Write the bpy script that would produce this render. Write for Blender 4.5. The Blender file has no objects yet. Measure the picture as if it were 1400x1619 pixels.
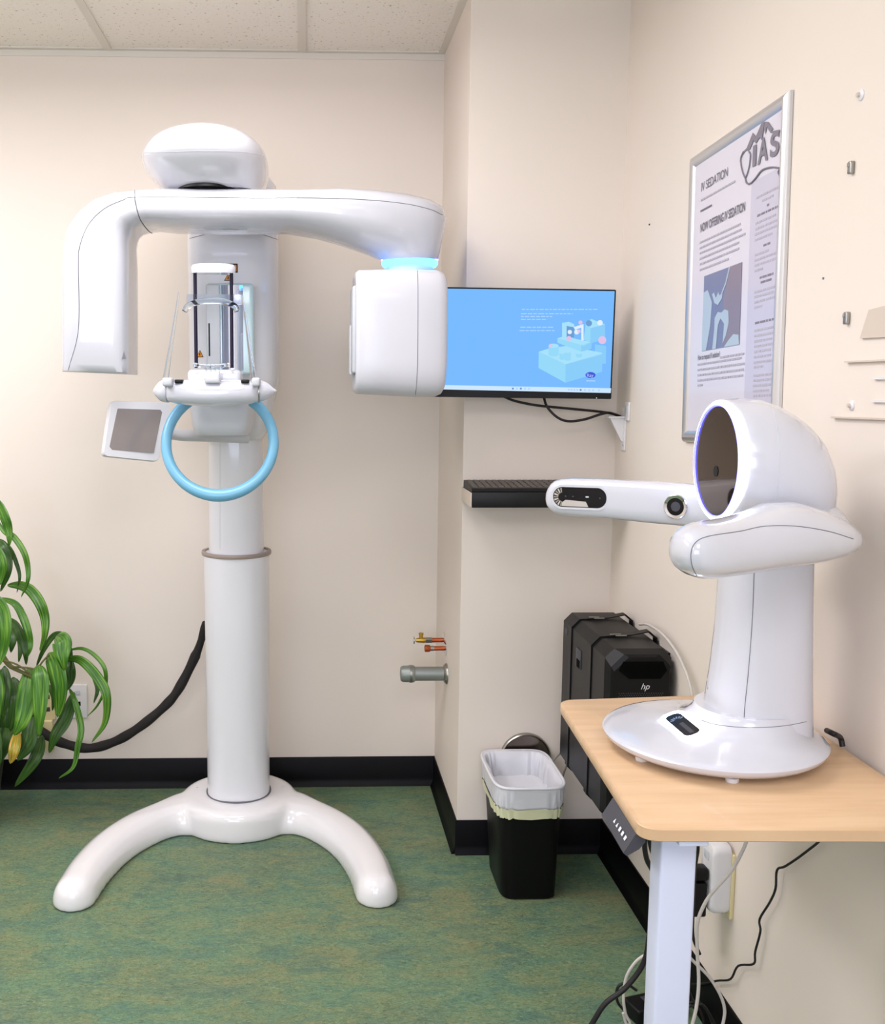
import bpy, bmesh, math, random
from mathutils import Vector, Matrix
from mathutils.bvhtree import BVHTree
random.seed(7)
PI = math.pi
sc = bpy.context.scene
C = sc.collection
H = 1.38                                   # camera height
YB, YP, XP, XW, ZC = 3.41, 2.88, .4465, .881, 2.44   # back wall, pillar face, pillar side, right wall, ceiling
# ------------------------------------------------------------------ camera
F, CX, CY, YAW, PIT, ROL = 1611.58, 530.1, 809.5, .028745, .122525, .0021665
cy_, sy_ = math.cos(YAW), math.sin(YAW); cp, sp = math.cos(PIT), math.sin(PIT); cr, sr = math.cos(ROL), math.sin(ROL)
A = Matrix(((cy_, -sy_, 0), (0, 0, -1), (sy_, cy_, 0)))
Pm = Matrix(((1, 0, 0), (0, cp, -sp), (0, sp, cp)))
Zm = Matrix(((cr, -sr, 0), (sr, cr, 0), (0, 0, 1)))
M = Zm @ Pm @ A
MI = M.inverted()
EYE = Vector((0, 0, H))
def ray(u, v): return MI @ Vector(((u - CX) / F, (v - CY) / F, 1))
def W(u, v, y): d = ray(u, v); return EYE + d * (y / d.y)      # point at depth y in the room
def WX(u, v, x): d = ray(u, v); return EYE + d * (x / d.x)     # point on the plane x
def WZ(u, v, z): d = ray(u, v); return EYE + d * ((z - H) / d.z)
cd = bpy.data.cameras.new('camera'); cam = bpy.data.objects.new('camera', cd); C.objects.link(cam)
rows = [M[0], -M[1], -M[2]]
cam.matrix_world = Matrix(((rows[0].x, rows[1].x, rows[2].x, 0), (rows[0].y, rows[1].y, rows[2].y, 0),
                           (rows[0].z, rows[1].z, rows[2].z, H), (0, 0, 0, 1)))
cd.sensor_width = 36; cd.sensor_fit = 'AUTO'; cd.lens = F / 1619 * 36
cd.shift_x = (700 - CX) / 1619; cd.clip_start = .02
sc.camera = cam
# ------------------------------------------------------------------ materials
def lin(c): 
    return tuple(((x / 255) / 12.92 if x / 255 <= .04045 else ((x / 255 + .055) / 1.055) ** 2.4) for x in c)
def pr(name, col, rough=.5, metal=0, coat=0, spec=.5, em=None, es=0, trans=0, ior=1.45, alpha=1, bump=0, bscale=200, sss=0, crough=.05):
    m = bpy.data.materials.new(name); m.use_nodes = True
    nt = m.node_tree; b = nt.nodes['Principled BSDF']
    b.inputs['Base Color'].default_value = (*lin(col), 1)
    b.inputs['Roughness'].default_value = rough; b.inputs['Metallic'].default_value = metal
    b.inputs['Coat Weight'].default_value = coat; b.inputs['Coat Roughness'].default_value = crough
    b.inputs['Specular IOR Level'].default_value = spec
    b.inputs['Transmission Weight'].default_value = trans; b.inputs['IOR'].default_value = ior
    b.inputs['Alpha'].default_value = alpha
    if em: b.inputs['Emission Color'].default_value = (*lin(em), 1); b.inputs['Emission Strength'].default_value = es
    # slight procedural variation of gloss
    tc = nt.nodes.new('ShaderNodeTexCoord'); n = nt.nodes.new('ShaderNodeTexNoise'); n.inputs['Scale'].default_value = bscale
    nt.links.new(tc.outputs['Object'], n.inputs['Vector'])
    if bump:
        bp = nt.nodes.new('ShaderNodeBump'); bp.inputs['Strength'].default_value = bump; bp.inputs['Distance'].default_value = .002
        nt.links.new(n.outputs['Fac'], bp.inputs['Height']); nt.links.new(bp.outputs['Normal'], b.inputs['Normal'])
    elif coat:                                   # faint colour variation of the lacquer
        mx = nt.nodes.new('ShaderNodeMix'); mx.data_type = 'RGBA'; n.inputs['Scale'].default_value = 3; nt.links.new(n.outputs['Fac'], mx.inputs[0])
        mx.inputs[6].default_value = (*lin([c * .99 for c in col]), 1); mx.inputs[7].default_value = (*lin(col), 1); nt.links.new(mx.outputs[2], b.inputs['Base Color'])
    elif metal < .9 and not trans and not em:
        mr = nt.nodes.new('ShaderNodeMapRange'); n.inputs['Scale'].default_value = 9
        mr.inputs['To Min'].default_value = max(rough - .02, 0); mr.inputs['To Max'].default_value = rough + .03
        nt.links.new(n.outputs['Fac'], mr.inputs['Value']); nt.links.new(mr.outputs['Result'], b.inputs['Roughness'])
    return m
def ramp(nt, stops):
    r = nt.nodes.new('ShaderNodeValToRGB'); e = r.color_ramp.elements
    while len(e) < len(stops): e.new(.5)
    for k, (p, c) in enumerate(stops): e[k].position = p; e[k].color = (*lin(c), 1)
    return r
m_white = pr('white_gloss_plastic', (200, 201, 209), .2, coat=.9)
m_headw = pr('white_matt_shell', (206, 206, 214), .38, coat=.15)
m_colw = pr('white_plastic_brightened', (222, 222, 227), .28, coat=.6)  # same white plastic, lightened so column and housing look better lit
m_white2 = pr('white_satin_plastic', (208, 208, 213), .4, coat=.15)
m_base = pr('white_lacquered_base', (230, 228, 230), .18, coat=1)
m_tray = pr('white_tray_plastic', (206, 208, 218), .2, coat=.8)
m_panelgrey = pr('pale_grey_plastic', (196, 200, 206), .4)
m_seam = pr('seam_shadow_gap', (105, 105, 112), .8)
m_void = pr('black_recess', (4, 4, 4), .9, spec=.1)
m_clear2 = pr('frosted_acrylic', (240, 244, 250), .25, trans=1, ior=1.2)
m_dark = pr('black_plastic', (9, 9, 11), .4, spec=.3)
m_matte = pr('matte_black_metal', (17, 16, 16), .42, spec=.3)
m_grey = pr('charcoal_plastic', (62, 62, 70), .5)
m_navy = pr('dark_navy_rod', (26, 20, 46), .35, spec=.3)
m_brown = pr('taupe_collar', (152, 138, 130), .4)
m_blue = pr('sky_blue_handle', (112, 174, 206), .35, coat=.3)
m_orange = pr('orange_sticker', (226, 142, 30), .5)
m_chrome = pr('chrome', (215, 215, 218), .1, metal=1)
m_steel = pr('dull_steel', (160, 158, 152), .3, metal=1)
m_zinc = pr('galvanised_pipe', (140, 146, 142), .45, metal=.6)
m_copper = pr('copper', (188, 98, 60), .35, metal=.9)
m_brass = pr('brass', (196, 158, 70), .35, metal=.9)
m_alu = pr('brushed_aluminium', (206, 206, 208), .32, metal=.75)
m_mirror = pr('mirror_glass', (205, 214, 232), .02, metal=1)
m_tint = pr('tinted_mirror', (104, 92, 84), .04, metal=.95)
m_lcd = pr('unlit_touchscreen', (132, 124, 122), .22, coat=.5)
m_lens = pr('black_lens_glass', (3, 3, 9), .12, spec=.35)
m_clear = pr('clear_acrylic', (240, 246, 250), .04, trans=1, ior=1.18)
m_cyanac = pr('pale_cyan_acrylic', (196, 224, 230), .15, coat=.5)
m_glow = pr('white_led_ring', (255, 255, 255), .4, em=(232, 236, 255), es=5)
m_led = pr('cyan_led_ring', (80, 190, 255), .4, em=(70, 170, 255), es=3.2)
m_vio2 = pr('violet_blue_fringe', (150, 150, 255), .4, em=(110, 110, 255), es=1.2)
m_violet = pr('violet_spill', (90, 80, 255), .4, em=(96, 70, 255), es=14)
m_paper = pr('poster_paper', (214, 210, 222), .35, coat=.3)
m_paper2 = pr('poster_side_column', (196, 192, 210), .35, coat=.3)
m_ink = pr('grey_ink', (128, 122, 134), .6)
m_ink2 = pr('dark_grey_ink', (112, 106, 118), .6)
m_inkl = pr('light_ink', (176, 171, 184), .6)
m_pic = pr('photo_blue_grey', (118, 124, 158), .35)
m_pic2 = pr('photo_pale', (172, 188, 204), .35)
m_pic3 = pr('photo_brown', (134, 124, 140), .35)
m_liner = pr('translucent_bin_liner', (214, 214, 220), .35, bump=.9, bscale=28)
m_linery = pr('yellowish_liner_hem', (214, 214, 178), .4, bump=.8, bscale=40)
m_bin = pr('black_bin_plastic', (6, 6, 7), .45, spec=.25)
m_cable = pr('black_cable_rubber', (20, 16, 18), .5)
m_hose = pr('black_braided_sleeve', (32, 28, 28), .75, bump=.5, bscale=500)
m_wcable = pr('grey_white_cable', (196, 190, 184), .45)
m_wire = pr('grey_wire', (122, 118, 112), .45)
m_ivory = pr('ivory_plastic', (222, 208, 160), .4)
m_plate = pr('white_wall_plate', (222, 220, 222), .35)
m_platew = pr('painted_plate', (206, 192, 178), .6)
m_key = pr('grey_brown_keys', (74, 66, 60), .4)
m_text_w = pr('white_print', (226, 226, 232), .5)
m_warn = pr('faint_print', (150, 150, 160), .6)
m_legw = pr('pale_blue_white_powdercoat', (206, 211, 232), .35)
m_pot = pr('dark_pot', (40, 34, 32), .6)
m_soil = pr('soil', (52, 38, 28), .9, bump=1, bscale=120)
m_stem = pr('woody_stem', (92, 92, 48), .7, bump=.6, bscale=90)
def emis(name, c, s=1):
    m = bpy.data.materials.new(name); m.use_nodes = True; nt = m.node_tree; nt.nodes.clear()
    e = nt.nodes.new('ShaderNodeEmission'); o = nt.nodes.new('ShaderNodeOutputMaterial'); e.inputs[0].default_value = (*lin(c), 1); e.inputs[1].default_value = s
    nt.links.new(e.outputs[0], o.inputs[0]); return m
EXPO = .92
SG = 2 ** -EXPO
e_bg = emis('screen_sky_blue', (122, 188, 255), SG); e_txt = emis('screen_text', (176, 214, 255), SG); e_bar = emis('screen_taskbar', (206, 232, 255), SG)
e_c1 = emis('screen_cyan_top', (168, 226, 252), SG); e_c2 = emis('screen_cyan_left', (152, 218, 250), SG); e_c3 = emis('screen_cyan_right', (140, 206, 250), SG)
e_pk = emis('screen_pink', (226, 196, 232), SG); e_lg = emis('screen_logo', (72, 92, 220), SG); e_wh = emis('screen_white', (226, 240, 255), SG)
e_lg2 = emis('screen_logo_text', (190, 210, 255), SG); e_dk = emis('screen_dots', (110, 150, 200), SG); e_md = emis('screen_mid', (110, 160, 214), SG)
def m_wall_():
    m = pr('cream_wall_paint', (228, 217, 206), .6, bump=.08, bscale=60); nt = m.node_tree; b = nt.nodes['Principled BSDF']
    n = nt.nodes.new('ShaderNodeTexNoise'); n.inputs['Scale'].default_value = 1.3; tc = nt.nodes.new('ShaderNodeTexCoord'); nt.links.new(tc.outputs['Object'], n.inputs['Vector'])
    r = ramp(nt, [(.35, (226, 215, 204)), (.65, (230, 219, 208))]); nt.links.new(n.outputs['Fac'], r.inputs['Fac']); nt.links.new(r.outputs['Color'], b.inputs['Base Color'])
    return m
m_wall = m_wall_()
def m_floor_():
    m = pr('green_marbled_linoleum', (90, 120, 90), .5, spec=.3); nt = m.node_tree; b = nt.nodes['Principled BSDF']; L = nt.links.new
    tc = nt.nodes.new('ShaderNodeTexCoord')
    def noise(scale, sx, sy, det=6, rough=.6, dist=0):
        mp = nt.nodes.new('ShaderNodeMapping'); mp.inputs['Scale'].default_value = (sx, sy, 1); L(tc.outputs['Object'], mp.inputs['Vector'])
        n = nt.nodes.new('ShaderNodeTexNoise'); n.inputs['Scale'].default_value = scale; n.inputs['Detail'].default_value = det
        n.inputs['Roughness'].default_value = rough; n.inputs['Distortion'].default_value = dist; L(mp.outputs['Vector'], n.inputs['Vector']); return n
    n1 = noise(9, 1, 2.0, 12, .78, .6); r1 = ramp(nt, [(.32, (94, 124, 112)), (.43, (110, 138, 118)), (.5, (124, 147, 116)), (.58, (138, 150, 114)), (.68, (148, 148, 118))])
    L(n1.outputs['Fac'], r1.inputs['Fac'])
    n2 = noise(90, 1, 1.8, 6, .8, 1.0); r2 = ramp(nt, [(.32, (120, 116, 96)), (.46, (205, 205, 205)), (.55, (225, 225, 225)), (.68, (255, 255, 245))]); L(n2.outputs['Fac'], r2.inputs['Fac'])
    mx = nt.nodes.new('ShaderNodeMix'); mx.data_type = 'RGBA'; mx.blend_type = 'MULTIPLY'; mx.inputs['Factor'].default_value = .9
    L(r1.outputs['Color'], mx.inputs[6]); L(r2.outputs['Color'], mx.inputs[7])
    n3 = noise(26, 1, 1.8, 9, .85, 3.5); r3 = ramp(nt, [(.385, (210, 210, 210)), (.425, (0, 0, 0))]); L(n3.outputs['Fac'], r3.inputs['Fac'])
    mx2 = nt.nodes.new('ShaderNodeMix'); mx2.data_type = 'RGBA'; L(r3.outputs['Color'], mx2.inputs[0]); L(mx.outputs[2], mx2.inputs[6]); mx2.inputs[7].default_value = (*lin((66, 76, 62)), 1)
    n4 = noise(3.2, 1, 1.6, 4, .6, 0); r4 = ramp(nt, [(.40, (236, 252, 248)), (.60, (250, 243, 234))]); L(n4.outputs['Fac'], r4.inputs['Fac'])
    mx3 = nt.nodes.new('ShaderNodeMix'); mx3.data_type = 'RGBA'; mx3.blend_type = 'MULTIPLY'; mx3.inputs[0].default_value = .9; L(mx2.outputs[2], mx3.inputs[6]); L(r4.outputs['Color'], mx3.inputs[7])
    n5 = noise(30, 1, 3, 9, .85, 2.5); r5 = ramp(nt, [(.56, (0, 0, 0)), (.61, (180, 180, 180))]); L(n5.outputs['Fac'], r5.inputs['Fac'])
    mx4 = nt.nodes.new('ShaderNodeMix'); mx4.data_type = 'RGBA'; L(r5.outputs['Color'], mx4.inputs[0]); L(mx3.outputs[2], mx4.inputs[6]); mx4.inputs[7].default_value = (*lin((160, 176, 140)), 1)
    L(mx4.outputs[2], b.inputs['Base Color'])
    return m
m_floor = m_floor_()
def m_ceil_():
    m = pr('pitted_ceiling_tile', (240, 233, 225), .9); nt = m.node_tree; b = nt.nodes['Principled BSDF']; L = nt.links.new
    tc = nt.nodes.new('ShaderNodeTexCoord'); n = nt.nodes.new('ShaderNodeTexNoise'); n.inputs['Scale'].default_value = 95; n.inputs['Detail'].default_value = 3
    L(tc.outputs['Object'], n.inputs['Vector']); r = ramp(nt, [(.30, (176, 164, 152)), (.37, (242, 236, 228))]); L(n.outputs['Fac'], r.inputs['Fac']); L(r.outputs['Color'], b.inputs['Base Color'])
    bp = nt.nodes.new('ShaderNodeBump'); bp.inputs['Strength'].default_value = .6; bp.inputs['Distance'].default_value = .003; L(n.outputs['Fac'], bp.inputs['Height']); L(bp.outputs['Normal'], b.inputs['Normal']); return m
m_ceil = m_ceil_(); m_tee = pr('ceiling_tee_enamel', (222, 216, 206), .5)
m_bb = pr('black_vinyl_baseboard', (6, 5, 8), .45, spec=.18)
def m_wood_():
    m = pr('pale_maple_laminate', (232, 200, 160), .42, coat=.15); nt = m.node_tree; b = nt.nodes['Principled BSDF']; L = nt.links.new
    tc = nt.nodes.new('ShaderNodeTexCoord'); mp = nt.nodes.new('ShaderNodeMapping'); mp.inputs['Scale'].default_value = (3, 22, 3); L(tc.outputs['Object'], mp.inputs['Vector'])
    n = nt.nodes.new('ShaderNodeTexNoise'); n.inputs['Scale'].default_value = 2; n.inputs['Detail'].default_value = 8; L(mp.outputs['Vector'], n.inputs['Vector'])
    r = ramp(nt, [(.3, (200, 165, 128)), (.7, (212, 180, 144))]); L(n.outputs['Fac'], r.inputs['Fac']); L(r.outputs['Color'], b.inputs['Base Color']); return m
m_wood = m_wood_()
def m_leaf_(name, a, c, d):
    m = pr(name, a, .4, spec=.5); nt = m.node_tree; b = nt.nodes['Principled BSDF']; L = nt.links.new
    uv = nt.nodes.new('ShaderNodeUVMap'); uv.uv_map = 'uv'; sx = nt.nodes.new('ShaderNodeSeparateXYZ'); L(uv.outputs[0], sx.inputs[0])
    n = nt.nodes.new('ShaderNodeTexNoise'); n.inputs['Scale'].default_value = 1; mp = nt.nodes.new('ShaderNodeMapping'); mp.inputs['Scale'].default_value = (9, 1.2, 1); L(uv.outputs[0], mp.inputs[0]); L(mp.outputs[0], n.inputs['Vector'])
    r = ramp(nt, [(.35, c), (.5, a), (.66, d)]); L(n.outputs['Fac'], r.inputs['Fac']); L(r.outputs['Color'], b.inputs['Base Color'])
    b.inputs['Subsurface Weight'].default_value = 0; return m
m_leaf = m_leaf_('striped_green_leaf', (62, 112, 26), (40, 82, 18), (104, 146, 44)); m_leafd = m_leaf_('deep_green_leaf', (46, 84, 24), (30, 60, 16), (70, 104, 34))
m_leafy = m_leaf_('yellowing_leaf', (150, 140, 40), (110, 120, 30), (206, 140, 60))
# ------------------------------------------------------------------ mesh helpers
WORLD = {}
def empty(name, loc, label, cat, group=None):
    o = bpy.data.objects.new(name, None); C.objects.link(o); o.location = loc; o.empty_display_size = .05
    o['label'] = label; o['category'] = cat
    if group: o['group'] = group
    return o
def root(p):
    while p.parent: p = p.parent
    return p
class MB:
    def __init__(s): s.v = []; s.f = []; s.uv = None
    def add(s, vs, fs):
        k = len(s.v); s.v += [Vector(p) for p in vs]; s.f += [tuple(i + k for i in f) for f in fs]; return s
    def loft(s, secs, cap=True, ring=False):
        n = len(secs[0]); vs = [p for q in secs for p in q]; fs = []
        m = len(secs)
        for i in range(m if ring else m - 1):
            a, b = i * n, ((i + 1) % m) * n
            for j in range(n): fs.append((a + j, a + (j + 1) % n, b + (j + 1) % n, b + j))
        if cap and not ring: fs.append(tuple(range(n))[::-1]); fs.append(tuple(range((m - 1) * n, m * n)))
        return s.add(vs, fs)
    def tube(s, pts, r, n=12, closed=False, flat=1):
        pts = [Vector(p) for p in pts]; rs = r if isinstance(r, (list, tuple)) else [r] * len(pts)
        secs = []; up = None
        for i, p in enumerate(pts):
            if closed: t = pts[(i + 1) % len(pts)] - pts[i - 1]
            else: t = pts[min(i + 1, len(pts) - 1)] - pts[max(i - 1, 0)]
            t.normalize()
            if up is None: up = Vector((0, 0, 1)) if abs(t.z) < .9 else Vector((0, 1, 0))
            x = t.cross(up).normalized(); up = x.cross(t).normalized()
            secs.append([p + (x * math.cos(a) + up * math.sin(a) * flat) * rs[i] for a in [2 * PI * k / n for k in range(n)]])
        return s.loft(secs, True, closed)
    def lathe(s, prof, c, ax=(0, 0, 1), n=48):
        ax = Vector(ax).normalized(); x = ax.orthogonal().normalized(); y = ax.cross(x); c = Vector(c)
        return s.loft([[c + ax * h + (x * math.cos(2 * PI * k / n) + y * math.sin(2 * PI * k / n)) * max(r, 1e-5) for k in range(n)] for r, h in prof])
    def prism(s, poly, off):
        off = Vector(off); p = [Vector(q) for q in poly]; return s.loft([p, [q + off for q in p]])
    def rbox(s, c, size, r=.004, seg=3, rot=None):
        bm = bmesh.new(); bmesh.ops.create_cube(bm, size=1)
        for v in bm.verts: v.co = Vector((v.co.x * size[0], v.co.y * size[1], v.co.z * size[2]))
        r = min(r, min(size) * .49)
        if r > 0: bmesh.ops.bevel(bm, geom=bm.edges[:], offset=r, segments=seg, profile=.5, affect='EDGES')
        c = Vector(c); R_ = rot if rot else Matrix.Identity(3)
        s.add([c + R_ @ v.co for v in bm.verts], [[v.index for v in f.verts] for f in bm.faces]); bm.free(); return s
    def box(s, a, b): 
        a = Vector(a); b = Vector(b); return s.rbox((a + b) / 2, [abs(q) for q in (b - a)], 0)
    def build(s, name, mat, parent=None, label=None, cat=None, group=None, kind=None, ang=40, mods=None):
        me = bpy.data.meshes.new(name)
        if parent: off = root(parent).location.copy()
        else:
            lo = [min(v[i] for v in s.v) for i in range(3)]; hi = [max(v[i] for v in s.v) for i in range(3)]
            off = Vector(((lo[0] + hi[0]) / 2, (lo[1] + hi[1]) / 2, lo[2]))
        me.from_pydata([v - off for v in s.v], [], s.f); me.validate()
        bm = bmesh.new(); bm.from_mesh(me)
        if s.uv is None: bmesh.ops.recalc_face_normals(bm, faces=bm.faces)
        bm.to_mesh(me); bm.free()
        me.materials.append(mat); me.shade_smooth(); me.set_sharp_from_angle(angle=math.radians(ang))
        if s.uv:
            l = me.uv_layers.new(name='uv')
            for lp in me.loops: l.data[lp.index].uv = s.uv[lp.vertex_index]
        o = bpy.data.objects.new(name, me); C.objects.link(o)
        if parent: o.parent = parent
        else: o.location = off
        if label: o['label'] = label
        if cat: o['category'] = cat
        if group: o['group'] = group
        if kind: o['kind'] = kind
        WORLD[o.name] = ([v.copy() for v in s.v], s.f)
        return o
def sec(c, U, V, a, b, n=2, N=48):
    c = Vector(c); U = Vector(U); V = Vector(V); out = []
    for k in range(N):
        t = 2 * PI * k / N; x = math.cos(t); y = math.sin(t)
        out.append(c + U * a * math.copysign(abs(x) ** (2 / n), x) + V * b * math.copysign(abs(y) ** (2 / n), y))
    return out
def rrect(w, h, r, n=6):
    out = []
    for cx, cy, a0 in ((w / 2 - r, h / 2 - r, 0), (-w / 2 + r, h / 2 - r, 90), (-w / 2 + r, -h / 2 + r, 180), (w / 2 - r, -h / 2 + r, 270)):
        for k in range(n + 1):
            a = math.radians(a0 + 90 * k / n); out.append((cx + r * math.cos(a), cy + r * math.sin(a)))
    return out
def crv(pts, n=8):                          # Catmull-Rom through points of any dimension
    P = [Vector(p) for p in pts]; P = [P[0] * 2 - P[1]] + P + [P[-1] * 2 - P[-2]]; out = []
    for i in range(1, len(P) - 2):
        for k in range(n):
            t = k / n; a, b, c, d = P[i - 1:i + 3]
            out.append(.5 * ((2 * b) + (c - a) * t + (2 * a - 5 * b + 4 * c - d) * t * t + (3 * b - a - 3 * c + d) * t ** 3))
    out.append(P[-2]); return out
def bvh(*objs):
    vs = []; fs = []
    for o in objs: v, f = WORLD[o.name]; k = len(vs); vs += v; fs += [tuple(i + k for i in q) for q in f]
    return BVHTree.FromPolygons(vs, fs)
def hit(T, u, v, lift=0):
    d = ray(u, v).normalized(); p, n, i, q = T.ray_cast(EYE, d)
    if p is None: return None, None
    if n.dot(d) > 0: n = -n
    return p + n * lift, n
def seam(name, T, pts, parent, r=.0009, mat=None, n=10):
    out = []
    for p in crv([Vector((a, b, 0)) for a, b in pts], n):
        q, nn = hit(T, p.x, p.y, 0)
        if q: out.append(q)
    if len(out) > 2: return MB().tube(out, r, 6).build(name, mat or m_seam, parent)
def on_surf(T, u, v, ax):                   # frame on a surface under a picture point, first axis towards ax
    p, n = hit(T, u, v); X = Vector(ax); X = (X - n * X.dot(n)).normalized(); Y = n.cross(X); return p, X, Y, n
def plate(poly, p, X, Y, N, t, lift=0): 
    return [p + X * a + Y * b + N * lift for a, b in poly], N * t
def decal(name, poly, p, X, Y, N, mat, parent, t=.0006, lift=0, **k):
    return MB().prism(*plate(poly, p, X, Y, N, t, lift)).build(name, mat, parent, **k)
def text(name, body, size, p, X, Y, mat, parent, align='LEFT', ext=.0004, wide=1, shear=0, label=None, fit=None, bold=0):
    cu = bpy.data.curves.new(name, 'FONT'); cu.body = body; cu.size = size; cu.align_x = align; cu.shear = shear; cu.extrude = 0; cu.offset = bold
    tmp = bpy.data.objects.new('tmp', cu); C.objects.link(tmp); me = bpy.data.meshes.new_from_object(tmp)
    bpy.data.objects.remove(tmp); bpy.data.curves.remove(cu)
    X = Vector(X).normalized(); Y = Vector(Y).normalized(); Z = X.cross(Y)
    if fit:
        xs = [v.co.x for v in me.vertices]; wide = fit / (max(xs) - min(xs))
    b = MB(); vs = [Vector(p) + X * v.co.x * wide + Y * v.co.y for v in me.vertices]
    fs = [tuple(f.vertices) for f in me.polygons]; bpy.data.meshes.remove(me)
    b.add([v + Z * ext for v in vs], fs); o = b.build(name, mat, parent, label=label); return o
# ------------------------------------------------------------------ room
XL, YF = -2.6, -2.4
def struct(name, mb, mat, **k): return mb.build(name, mat, kind='structure', **k)
struct('floor', MB().box((XL - .1, YF - .1, -.05), (XW + .1, YB + .1, 0)), m_floor)
struct('ceiling', MB().box((XL - .1, YF - .1, ZC), (XW + .1, YB + .1, ZC + .04)), m_ceil)
struct('wall_back', MB().box((XL, YB, 0), (XW + .1, YB + .1, ZC)), m_wall)
struct('wall_right', MB().box((XW, YF, 0), (XW + .1, YB, ZC)), m_wall)
struct('wall_left', MB().box((XL - .1, YF, 0), (XL, YB + .1, ZC)), m_wall)
struct('wall_front', MB().box((XL - .1, YF - .1, 0), (XW + .1, YF, ZC)), m_wall)
struct('wall_pillar', MB().box((XP, YP, 0), (XW, YB, ZC)), m_wall)
def baseboard(name, a, b, nrm):
    a = Vector((*a, 0)); b = Vector((*b, 0)); n = Vector((*nrm, 0))
    prof = [(0, 0), (.016, 0), (.0135, .004), (.008, .012), (.0055, .026), (.005, .1), (.0035, .1035), (0, .1035)]
    struct(name, MB().prism([a + n * d + Vector((0, 0, z)) for d, z in prof], b - a), m_bb, ang=30)
baseboard('baseboard_back', (XL, YB), (XP, YB), (0, -1))
baseboard('baseboard_pillar_side', (XP, YB), (XP, YP - .005), (-1, 0))
baseboard('baseboard_pillar_front', (XP - .005, YP), (XW, YP), (0, -1))
baseboard('baseboard_right', (XW, YP), (XW, YF), (-1, 0))
baseboard('baseboard_left', (XL, YB), (XL, YF), (1, 0))
# ceiling grid
k = 0
def trim(a, b, mat=m_tee):
    global k; k += 1; struct('trim_%d' % k, MB().box(a, b), mat)
x1 = W(478, 78, YB).x; sp_ = x1 - W(172, 73, YB).x
trim((XL, YB - .022, ZC - .004), (XP, YB, ZC)); trim((XL, YB - .003, ZC - .022), (XP, YB, ZC - .004))
trim((XP - .022, YF, ZC - .004), (XP, YB - .022, ZC)); 
for i in range(-4, 1): trim((x1 + i * sp_ - .012, YF, ZC - .006), (x1 + i * sp_ + .012, YB - .022, ZC))
for j in range(1, 9): trim((XL, YB - j * .66 - .012, ZC - .005), (XW, YB - j * .66 + .012, ZC))
# ------------------------------------------------------------------ panoramic x-ray machine
CXm, CYm = -.2165, 3.14
pano = empty('panoramic_xray_machine', (CXm, CYm, 0), 'tall white dental panoramic x-ray machine on a horseshoe base with a blue handle ring', 'x-ray machine')
# base: hub and two curved legs, blended
b = MB()
b.lathe([(.188, 0), (.19, .02), (.188, .07), (.182, .084), (.17, .092), (.15, .094)], (CXm, CYm, 0), n=64)
for s in (-1, 1):
    path = crv([(.05, .02), (.14, -.02), (.23, -.075), (.305, -.16), (.36, -.27), (.393, -.40), (.407, -.53)], 6)
    secs = []
    for i, p in enumerate(path):
        t = (path[min(i + 1, len(path) - 1)] - path[max(i - 1, 0)]).normalized(); nrm = Vector((-t.y, t.x))
        q = i / (len(path) - 1); w = .078 - .02 * q + .034 * math.exp(-((p.x - .165) / .042) ** 2); hh = .088 - .012 * q + .004 * math.exp(-((p.x - .165) / .05) ** 2)
        prof = [(-w, .0), (-w * 1.02, hh * .25), (-w * .93, hh * .55), (-w * .72, hh * .82), (-w * .4, hh * .97), (0, hh), (w * .4, hh * .97), (w * .72, hh * .82), (w * .93, hh * .55), (w * 1.02, hh * .25), (w, 0)]
        secs.append([Vector((CXm + s * (p.x + nrm.x * a), CYm + p.y + nrm.y * a, z)) for a, z in prof])
    # rounded tip
    pe = path[-1]; t = (path[-1] - path[-2]).normalized(); nrm = Vector((-t.y, t.x)); w0, h0 = .058, .076
    for ang in (20, 40, 58, 72, 84):
        a_ = math.radians(ang); c_, s_ = math.cos(a_), math.sin(a_); e = pe + t * s_ * .055; w = w0 * c_; hh = h0 * (c_ ** .6)
        prof = [(-w, .0), (-w * 1.02, hh * .25), (-w * .93, hh * .55), (-w * .72, hh * .82), (-w * .4, hh * .97), (0, hh), (w * .4, hh * .97), (w * .72, hh * .82), (w * .93, hh * .55), (w * 1.02, hh * .25), (w, 0)]
        secs.append([Vector((CXm + s * (e.x + nrm.x * a), CYm + e.y + nrm.y * a, z)) for a, z in prof])
    b.loft(secs)
base = b.build('base', m_base, pano)
md = base.modifiers.new('remesh', 'REMESH'); md.mode = 'VOXEL'; md.voxel_size = .0055; md.use_smooth_shade = True
md = base.modifiers.new('smooth', 'SMOOTH'); md.factor = .5; md.iterations = 22
for sx in (-1, 1): MB().lathe([(.006, .0935), (.006, .0955), (.004, .096)], (CXm + sx * .14, CYm + .03, 0), n=16).build('screw_cap', m_white2, pano)
zc = W(370, 878, 3.04).z
MB().lathe([(.1035, .09), (.1035, .0985), (.100, .0985)], (CXm, CYm, 0), n=64).build('column_socket', m_seam, pano)
MB().loft([sec((CXm, CYm, z), (1, 0, 0), (0, 1, 0), r, r, 2.3, 64) for z, r in ((.092, .0985), (.6, .100), (zc - .012, .102), (zc - .004, .1015))]).build('lower_column', m_colw, pano)
b = MB(); 
ringpts = [(CXm + .1035 * math.cos(2 * PI * q / 64), CYm + .1035 * math.sin(2 * PI * q / 64)) for q in range(64)]
prof = [(.098, 0), (.107, 0), (.1085, .004), (.1085, .008), (.107, .012), (.098, .012)]
b.loft([[Vector((CXm + r * math.cos(t), CYm + r * math.sin(t), zc - .012 + z)) for r, z in prof] for t in [2 * PI * q / 64 for q in range(64)]], ring=True)
b.build('collar', m_brown, pano)
ztop = W(370, 655, 3.14).z
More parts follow.
